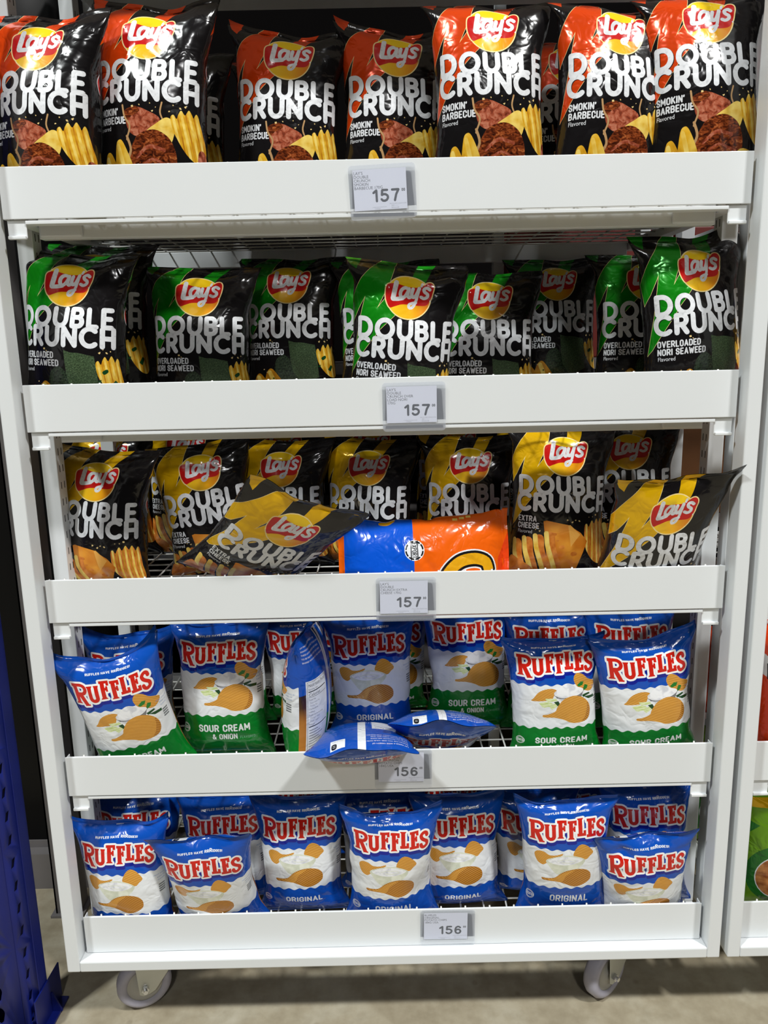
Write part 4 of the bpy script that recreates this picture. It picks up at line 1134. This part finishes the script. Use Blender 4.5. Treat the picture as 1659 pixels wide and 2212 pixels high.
def caster(parent, x, y, ang):
    c = empty('caster', (x, y, 0)); c.parent = parent
    # wheel: tread and hub
    rot = Matrix.Translation((0, 0, .056)) @ Matrix.Rotation(R(ang), 4, 'Z')
    bm = bmesh.new()
    add_lathe(bm, [(.036, -.014), (.045, -.0165), (.051, -.015), (.0555, -.008), (.0555, .008), (.051, .015), (.045, .0165), (.036, .014), (.0355, .012), (.0355, -.012)], 48, True)
    bm.transform(rot); obj('wheel', bm, M['tyre'], c, True)
    bm = bmesh.new()
    add_lathe(bm, [(.004, -.0145), (.012, -.016), (.014, -.0125), (.033, -.0115), (.0362, -.0135), (.0362, .0135), (.033, .0115), (.014, .0125), (.012, .016), (.004, .0145)], 40)
    bm.transform(rot); obj('hub', bm, M['hub'], c, True)
    bm = bmesh.new()
    prof = [(-.016, .111), (.062, .111), (.05, .085), (.02, .046), (.008, .041), (-.004, .0395), (-.012, .045)]
    for y0 in (-.0245, .0225):
        add_prism(bm, [(px, pz - .056) for px, pz in prof], y0, y0 + .002)
    add_box(bm, -.016, .062, -.0245, .0245, .053, .056)
    bm.transform(rot); obj('fork', bm, M['zinc'], c, bevel=.0008)
    bm = bmesh.new()
    add_lathe(bm, [(.0075, -.0305), (.0075, -.0245)], 6); add_lathe(bm, [(.0045, -.036), (.0045, .028)], 12); add_lathe(bm, [(.0075, .0245), (.0075, .03)], 6)
    bm.transform(rot); obj('axle_bolt', bm, M['bolt'], c)
    bm = bmesh.new()
    add_box(bm, -.03, .075, -.035, .035, .05, .054); add_lathe(bm, [(.02, .0), (.02, .001)], 20)
    bmesh.ops.delete(bm, geom=[v for v in bm.verts if abs(v.co.z) < .04], context='VERTS')
    bm.transform(Matrix.Translation((0, 0, .108)) @ Matrix.Rotation(R(ang), 4, 'Z')); obj('mounting_plate', bm, M['zinc'], c)

def rack(x, label, zt=2.14, casters=True, cl=-.528):
    r = empty('display_rack', (x, 0, 0), (0, 0, 0), label, 'rack')
    for px in (-.6413, .6163):
        for y0 in (-.024, DEPTH + .008):
            bm = bmesh.new(); add_box(bm, px, px + .025, y0, y0 + .042, .164, zt)
            obj('post', bm, M['paint'], r, bevel=.0025)
    for y0 in (-.024, DEPTH + .008):
        bm = bmesh.new(); add_box(bm, -.6163, .6163, y0, y0 + .042, .164, .1865); obj('bottom_rail', bm, M['paint'], r, bevel=.0025)
        bm = bmesh.new(); add_box(bm, -.6163, .6163, y0, y0 + .042, zt - .025, zt); obj('top_rail', bm, M['paint'], r, bevel=.0025)
    for px in (-.6413, .6163):
        bm = bmesh.new(); add_box(bm, px + .002, px + .023, .018, DEPTH + .008, .164, .1865); obj('side_rail', bm, M['paint'], r, bevel=.002)
        bm = bmesh.new(); add_box(bm, px + .002, px + .023, .018, DEPTH + .008, zt - .025, zt); obj('side_rail', bm, M['paint'], r, bevel=.002)
    # slotted uprights standing just inside the posts
    for sg in (-1, 1):
        for y0 in (.108, .42):
            bm = bmesh.new()
            a, b = sorted((sg * .611, sg * .640))
            add_box(bm, a, b, y0, y0 + .036, .187, zt - .025)
            u = obj('slotted_upright', bm, M['paint'], r, bevel=.0015)
            bm = bmesh.new()
            xx = sg * .611
            zz = .24
            while zz < zt - .08:
                for yy in (y0 + .010, y0 + .024):
                    add_box(bm, xx - .0004, xx + .0004, yy, yy + .0022, zz, zz + .013)
                zz += .032
            s = obj('slots', bm, M['slot'], u)
    bm = bmesh.new(); add_box(bm, .272, .297, DEPTH + .008, DEPTH + .04, .1865, zt - .025)
    obj('rear_stile', bm, M['paint'], r, bevel=.002)
    if casters:
        for cx, cy, an in ((cl, .07, 22), (.445, .07, 38), (cl, .50, -20), (.44, .50, 70)):
            caster(r, cx, cy, an)
    return r

def tray(x, zt, label, group, bottom=False):
    """one pull-out shelf: folded front, wire deck, cross beams and side arms"""
    zb = zt - FH; fl = zb + .0126
    t = empty('shelf', (x, 0, fl), (0, 0, 0), label, 'shelf', group)
    T = Matrix.Translation((0, 0, -fl))
    def put(name, bm, m, bev=0, smooth=False):
        bm.transform(T); return obj(name, bm, m, t, smooth, bev)
    bm = bmesh.new(); add_box(bm, -.610, .610, 0, .0022, zb, zt)
    add_box(bm, -.608, .608, .002, .0042, zt - .006, zt)
    add_box(bm, -.610, -.6078, .002, .02, zb, zt - .003); add_box(bm, .6078, .610, .002, .02, zb, zt - .003)
    put('front_panel', bm, M['paint'], .0012)
    bm = bmesh.new()
    lip0 = zb if bottom else zb - .0145
    if not bottom:
        add_box(bm, -.575, .575, .0015, .022, zb - .0078, zb - .0018)
        put('front_lip', bm, M['paint'], .001)
    else:
        add_box(bm, -.59, .59, .012, .02, zb, zb + .01); put('front_lip', bm, M['paint'])
    if not bottom:
        for sg in (-1, 1):
            a, b = sorted((sg * .5745, sg * .6055))
            bm = bmesh.new(); add_box(bm, a, b, .004, .0065, zb - .029, zb); add_box(bm, a + .001, b - .001, -.001, .0065, zb - .031, zb - .0255)
            put('end_bracket', bm, M['paint'], .0012)
    for y0, nm in ((.052, 'cross_beam'), (DEPTH - .03, 'rear_beam')):
        if bottom:
            continue
        bm = bmesh.new(); add_box(bm, -.575, .575, y0, y0 + .02, zb - .024, zb + .0115); put(nm, bm, M['paint'], .0012)
    if not bottom:
        for sg in (-1, 1):
            a, b = sorted((sg * .50, sg * .572)); bm = bmesh.new(); add_box(bm, a, b, .045, .052, zb - .022, zb + .002); put('gusset', bm, M['paint'], .003)
    for sg in (-1, 1):
        a, b = sorted((sg * .578, sg * .602)); bm = bmesh.new(); add_box(bm, a, b, .022, DEPTH, zb - .004, zb + .0125); put('side_arm', bm, M['paint'], .0012)
    bm = bmesh.new()
    for i in range(25):
        xx = -.576 + i * .048
        add_rod(bm, (xx, .0064, fl), (xx, DEPTH, fl), .0019, 5)
        add_rod(bm, (xx, .0064, fl), (xx, .0064, zt + .0012), .0017, 5)
    for j in range(12):
        yy = .022 + j * .0475
        add_rod(bm, (-.578, yy, fl - .0036), (.578, yy, fl - .0036), .0019, 5)
    put('wire_deck', bm, M['wire'], 0, True)
    return t

rack(0, 'white rolling rack holding all the chip shelves, centre of the photo')
NM = ['top', 'second', 'third', 'fourth', 'bottom']
WHAT = ['black and orange', 'black and green', 'black and yellow', 'blue, white and green', 'blue and white']
for i, z in enumerate(FT):
    tray(0, z, 'white wire-deck shelf of the central rack, holding the row of %s bags' % WHAT[i], 'shelves of the central rack', i == 4)
tp = empty('shade_board', (0, 0, 2.09), (0, 0, 0), 'unseen solid board added above the black and orange bags to shade them', 'shelf')  # out-of-view board added to shade the deeper bags below
bm = bmesh.new(); add_box(bm, -.612, .612, -.01, DEPTH, 0, .02); obj('board', bm, M['paint'], tp, bevel=.002)
bm = bmesh.new(); add_box(bm, -.612, .612, -.012, -.009, 0, .02); obj('edge_strip', bm, M['paint'], tp)

NX = 1.2975
rack(NX, 'white rolling rack at the right edge, beside the central rack', cl=-.40)
for i, z in enumerate(FT):
    tray(NX, z, '%s white shelf of the right-hand rack at the photo edge' % NM[i], 'shelves of the right-hand rack', i == 4)

# ------------------------------------------------------------------ price cards in plastic sleeves
def price_tag(x, z, roll, lines, price, label, w=.108, h=.083, card=(.086, .062), off=(-.004, .004), tilt=3):
    t = empty('price_tag', (x, -.0012, z), (R(tilt), R(roll), 0), label, 'price tag', 'price tags on the shelf fronts')
    bm = bmesh.new()
    n = 6; r = .006; pts = []
    for cx, cz, a0 in ((w / 2 - r, h / 2 - r, 0), (-w / 2 + r, h / 2 - r, 90), (-w / 2 + r, -h / 2 + r, 180), (w / 2 - r, -h / 2 + r, 270)):
        for k in range(n):
            a = R(a0 + 90 * k / (n - 1)); pts.append((cx + r * math.cos(a), cz + r * math.sin(a)))
    add_prism(bm, pts, -.0036, -.0030); add_prism(bm, pts, -.0006, 0)
    obj('sleeve', bm, M['sleeve'], t)
    cw, ch = card
    a = Art(-cw / 2, cw / 2, -ch / 2, ch / 2, cw, 'card')
    y = -ch / 2 + .0075
    for l in lines:
        a.add('ink', text(l, .0046, -cw / 2 + .0012, y, 'l', 1.0, .03)); y += .0056
    a.add('ink', tall(price, .0200, cw / 2 - .0115, .0195, 'r', .185, 1.02, .34))
    a.add('ink', tall('00', .0048, cw / 2 - .0085, .0045, 'l', .2, .9))
    for i, l in enumerate(('PRICE PER GRAM 0.92', 'SRP 1 1 1', 'REGULAR')):
        a.add('ink_faint', text(l, .0021, cw / 2 - .026 if i else cw / 2 - .0015, .0235 + i * .003, 'l' if i else 'r', 1.0))
    a.add('ink_faint', text('LONDONWAREHOUSE', .0016, -.014, .0275, 'l', 1.0)); a.add('ink_faint', text('CHINA', .0021, -.01, .0302, 'l', 1.0))
    v, f, mi, mats = a.build()
    co = np.stack([v[:, 0] + off[0], np.full(len(v), -.0018), -v[:, 1] + off[1]], 1)
    o = bpy.data.objects.new('card', mesh_from('card', co, f[:, ::-1], mi, mats, v)); COL.objects.link(o); o.parent = t
    return t
TAGS = [(.0095, 1.599, -2.2, ("LAY'S", 'DOUBLE', 'CRUNCH', 'SMOKIN', 'BARBECUE 170G'), '157', 'price tag reading 157 in a clear sleeve, below the black and orange bags'),
        (.0555, 1.2525, -.3, ("LAY'S", 'DOUBLE', 'CRUNCH OVER', 'LOAD NORI', '170G'), '157', 'price tag reading 157 in a clear sleeve, below the black and green bags'),
        (.0365, .909, 0.2, ("LAY'S", 'DOUBLE', 'CRUNCH EXTRA', 'CHEESE 170G'), '157', 'price tag reading 157 in a clear sleeve, below the black and yellow bags'),
        (.026, .5745, 0.5, ('RUFFLES', 'SOUR CREAM', 'AND ONION', 'POTATO CHIPS', '184G USA'), '156', 'price tag reading 156 in the shadow of the lying blue bag'),
        (.108, .2285, .6, ('RUFFLES', 'ORIGINAL', 'POTATO CHIPS', '184G USA'), '156', 'price tag reading 156 on the bottom shelf front')]
for x, z, roll, lines, price, label in TAGS:
    price_tag(x, z, roll, lines, price, label)

# ------------------------------------------------------------------ neighbours
def nb(kind, x, y, z, rot, label, seed, **kw):
    p = dict(seed=seed, top=.325, k=.5, dip=.012); p.update(kw)
    make_bag(kind, (x, y, z), rot, p, label, 'bags on the right-hand rack', 'snack bag', 'snack_bag')
nb('red', NX - .505, .05, .5445, (9, -4, 4), 'orange-red snack bag with a silver band, at the right edge of the photo', 5, dip=.03, ears=(.02, .02))
nb('lime', NX - .50, .075, .2005, (-2, 0, 0), 'lime green snack bag at the lower right edge of the photo', 8)
nb('gold', NX - .515, .17, .8905, (-2, 0, 0), 'golden yellow snack bag glimpsed between the two racks', 9)
nb('ball', NX - .515, .14, 1.2355, (-2, 0, 0), 'orange, white and blue snack bag glimpsed between the two racks', 10)
nb('red', NX - .515, .26, .5445, (-2, 0, 0), 'orange-red snack bag deeper in the right-hand rack', 15)
nb('lime', NX - .52, .30, .2005, (-2, 0, 0), 'green snack bag deeper in the right-hand rack, lowest shelf', 16)

# blue pallet-rack upright at the left with keyhole slots
up = empty('pallet_rack_upright', (-.764, .02, 0), (0, 0, R(-2)), 'tall blue steel rack upright with keyhole slots, left edge of the photo', 'rack upright')
hole = lambda cx, cy, k=1.0: [[np.array([(cx + .011 * k * math.cos(a), cy - .012 * k * math.sin(a)) for a in np.radians(np.linspace(-20, 200, 12))] + [(cx - .0065 * k, cy + .02 * k), (cx, cy + .026 * k), (cx + .0065 * k, cy + .02 * k)])]]
def perforated(name, w, h, mk, place):
    a = Art(-w / 2, w / 2, -h, 0, .2, 'blue_steel')
    holes = []
    z = -h + .04
    while z < -.05:
        holes += mk(z); z += .05
    a.add('slot', holes)
    v, f, mi, mats = a.build()
    f = f[mi == 0][:, ::-1]
    co = np.stack([v[:, 0], np.zeros(len(v)), -v[:, 1]], 1)
    me = mesh_from(name, co, f, np.zeros(len(f), int), ['blue_steel'], v)
    o = bpy.data.objects.new(name, me); COL.objects.link(o); o.parent = up
    o.matrix_local = place
    s = o.modifiers.new('gauge', 'SOLIDIFY'); s.thickness = .0025; s.offset = -1
    return o
slit = lambda cx, cy: P([(cx - .001, cy - .008), (cx + .005, cy - .012), (cx + .001, cy + .008), (cx - .005, cy + .012)])
perforated('perforated_face', .074, 2.3, lambda z: hole(-.012, z), Matrix.Translation((-.018, -.03, 0)))
perforated('perforated_chamfer', .034, 2.3, lambda z: slit(0.0, z + .02), Matrix.Translation((.0305, -.0165, 0)) @ Matrix.Rotation(R(52), 4, 'Z'))
bm = bmesh.new(); add_box(bm, .0395, .042, -.003, .03, 0, 2.3); add_box(bm, -.055, -.0525, -.03, .03, 0, 2.3); add_box(bm, -.055, .042, .028, .03, 0, 2.3)
obj('channel', bm, M['blue_steel'], up, bevel=.001)
bm = bmesh.new(); add_box(bm, -.07, .062, -.05, .07, 0, .006); obj('base_plate', bm, M['blue_steel'], up, bevel=.001)
bm = bmesh.new(); add_box(bm, .043, .0455, -.03, .075, 0.006, .085)
bmesh.ops.delete(bm, geom=[], context='VERTS')
add_prism(bm, [(.046, .006), (.066, .006), (.049, .05), (.046, .05)], .03, .034); obj('foot_gusset', bm, M['blue_steel'], up)
gb = empty('steel_channel', (-.80, .34, 0), (0, 0, 0), 'dull grey steel upright behind the blue rack upright', 'rack upright')
bm = bmesh.new(); add_box(bm, -.03, .03, 0, .004, .0, 2.3); add_box(bm, -.03, -.026, 0, .05, 0, 2.3); add_box(bm, .026, .03, 0, .05, 0, 2.3); obj('web', bm, M['grey_steel'], gb)
bm = bmesh.new(); add_box(bm, -.04, .04, -.01, .06, 0, .006); obj('base_plate', bm, M['grey_steel'], gb)
bm = bmesh.new(); add_prism(bm, [(.02, .40), (.085, .392), (.078, .35), (.04, .33), (.022, .34)], -.012, -.006); obj('beam_connector', bm, M['blue_steel'], gb)

# stock on the racks behind, glimpsed through the gaps
def carton(x, y, z, w, d, h, m, label, cat='box'):
    t = empty('carton', (x, y, z), (0, 0, 0), label, cat, 'cartons behind the rack')
    bm = bmesh.new(); add_box(bm, -w / 2, w / 2, -d / 2, d / 2, 0, h); obj('box_body', bm, M[m], t, bevel=.004)
    bm = bmesh.new(); add_box(bm, -w / 2 - .0004, w / 2 + .0004, -.025, .025, h - .03, h + .0006); obj('tape', bm, M['brown_box'], t)
for zs in (1.32, .87, .42):
    sh = empty('storage_shelf', (0, 1.02, zs), (0, 0, 0), 'dark shelf board behind the rack, %s' % {1.32: 'highest', .87: 'middle', .42: 'lowest'}[zs], 'shelf')
    bm = bmesh.new(); add_box(bm, -.62, 2.2, -.22, .25, -.03, 0); obj('board', bm, M['grey_steel'], sh)
    for lx in (-.60, .79, 2.18):
        bm = bmesh.new(); add_box(bm, lx - .02, lx + .02, .2, .24, -.45 if zs > .5 else -.42, -.03); obj('leg', bm, M['grey_steel'], sh)
for x, wh in ((.56, 'left one'), (1.02, 'right one')):
    carton(x, 1.0, 1.3205, .42, .3, .34, 'red_box', 'red carton on the highest board behind the rack, ' + wh)
for x, wh in ((.80, 'left one'), (1.25, 'right one')):
    carton(x, 1.0, .8705, .42, .3, .30, 'brown_box', 'brown carton on the middle board behind the rack, ' + wh)
ld = empty('dark_gap_filler', (-1.30, .69, 0), (0, 0, 0), 'made-up black block filling the dark gap left of the central rack', 'dark block')  # invented block, added so the gap beside the rack stays black
bm = bmesh.new(); add_box(bm, -.62, .62, -.22, .22, .12, 2.3)
bmesh.ops.subdivide_edges(bm, edges=bm.edges[:], cuts=7, use_grid_fill=True)
rr = random.Random(3)
for v in bm.verts:
    v.co += Vector((rr.uniform(-.006, .006), rr.uniform(-.006, .006), rr.uniform(-.006, .006)))
obj('dark_gap_block', bm, M['load'], ld, True)
bm = bmesh.new()
for yy in (-.2, 0, .2):
    add_box(bm, -.61, .61, yy - .05, yy + .05, 0, .1)
add_box(bm, -.61, .61, -.22, .22, .1, .12); obj('pallet', bm, M['grey_steel'], ld)  # base of the invented block

# ------------------------------------------------------------------ setting, light, camera
bm = bmesh.new(); add_box(bm, -4, 4, -5.5, 1.62, -.05, 0); tag(obj('floor', bm, M['floor']), kind='structure')
bm = bmesh.new(); add_box(bm, -4, 4, 1.5, 1.6, 0, 3.4); tag(obj('dark_backdrop', bm, M['backdrop']), kind='structure')  # backdrop coloured near-black in place of the darkness behind

def lamp(name, loc, target, power, size, colr=(1, 1, 1)):
    l = bpy.data.lights.new(name, 'AREA'); l.shape = 'RECTANGLE'; l.size = size[0]; l.size_y = size[1]; l.energy = power; l.color = colr
    o = bpy.data.objects.new(name, l); COL.objects.link(o)
    o.location = loc
    o.rotation_euler = (Vector(target) - Vector(loc)).to_track_quat('-Z', 'Y').to_euler()
    return o
lamp('ceiling_lamp_right', (4.5, -4.5, 9.2), (0, 0, .9), LIGHT[0], (.7, .7), (1.0, .995, .97))
lamp('ceiling_lamp_left', (-4.5, -4.4, 9.2), (0, 0, .9), LIGHT[1], (.7, .7), (.96, 1.0, .985))
lamp('fill_lamp_aisle', (.8, -9.5, 8.6), (0, 0, .9), LIGHT[2], (.8, .8), (1, 1, 1))  # fill light added to brighten bags set deep on the shelves

w = bpy.data.worlds.new('store_air'); SC.world = w; w.use_nodes = True
bg = w.node_tree.nodes['Background']; bg.inputs[0].default_value = (.9, .93, 1.0, 1); bg.inputs[1].default_value = LIGHT[3]

cam = bpy.data.cameras.new('camera'); co = bpy.data.objects.new('camera', cam); COL.objects.link(co); SC.camera = co
cam.sensor_fit = 'VERTICAL'; cam.sensor_height = 34.6; cam.lens = 1662.0 / 2212 * 34.6; cam.clip_start = .05
pit, rol, yw = .2027, .0219, -.0016
fwd = Vector((0, math.cos(pit), -math.sin(pit))); upv = Vector((0, math.sin(pit), math.cos(pit))); rt = Vector((1, 0, 0))
r2 = rt * math.cos(rol) - upv * math.sin(rol); u2 = rt * math.sin(rol) + upv * math.cos(rol)
m = Matrix((r2, u2, -fwd)).transposed().to_4x4()
co.matrix_world = Matrix.Translation((-.0019, -1.3268, 1.3422)) @ Matrix.Rotation(yw, 4, 'Z') @ m
vs = SC.view_settings
SC.display_settings.display_device = 'sRGB'
vs.view_transform = 'Standard'; vs.look = 'None'; vs.gamma = 1.0; vs.use_curve_mapping = False; vs.exposure = EXPOSURE
SC.cycles.use_denoising = True
SC.cycles.max_bounces = 6; SC.cycles.diffuse_bounces = 3; SC.cycles.glossy_bounces = 3; SC.cycles.transmission_bounces = 2; SC.cycles.transparent_max_bounces = 6
SC.cycles.caustics_reflective = False; SC.cycles.caustics_refractive = False
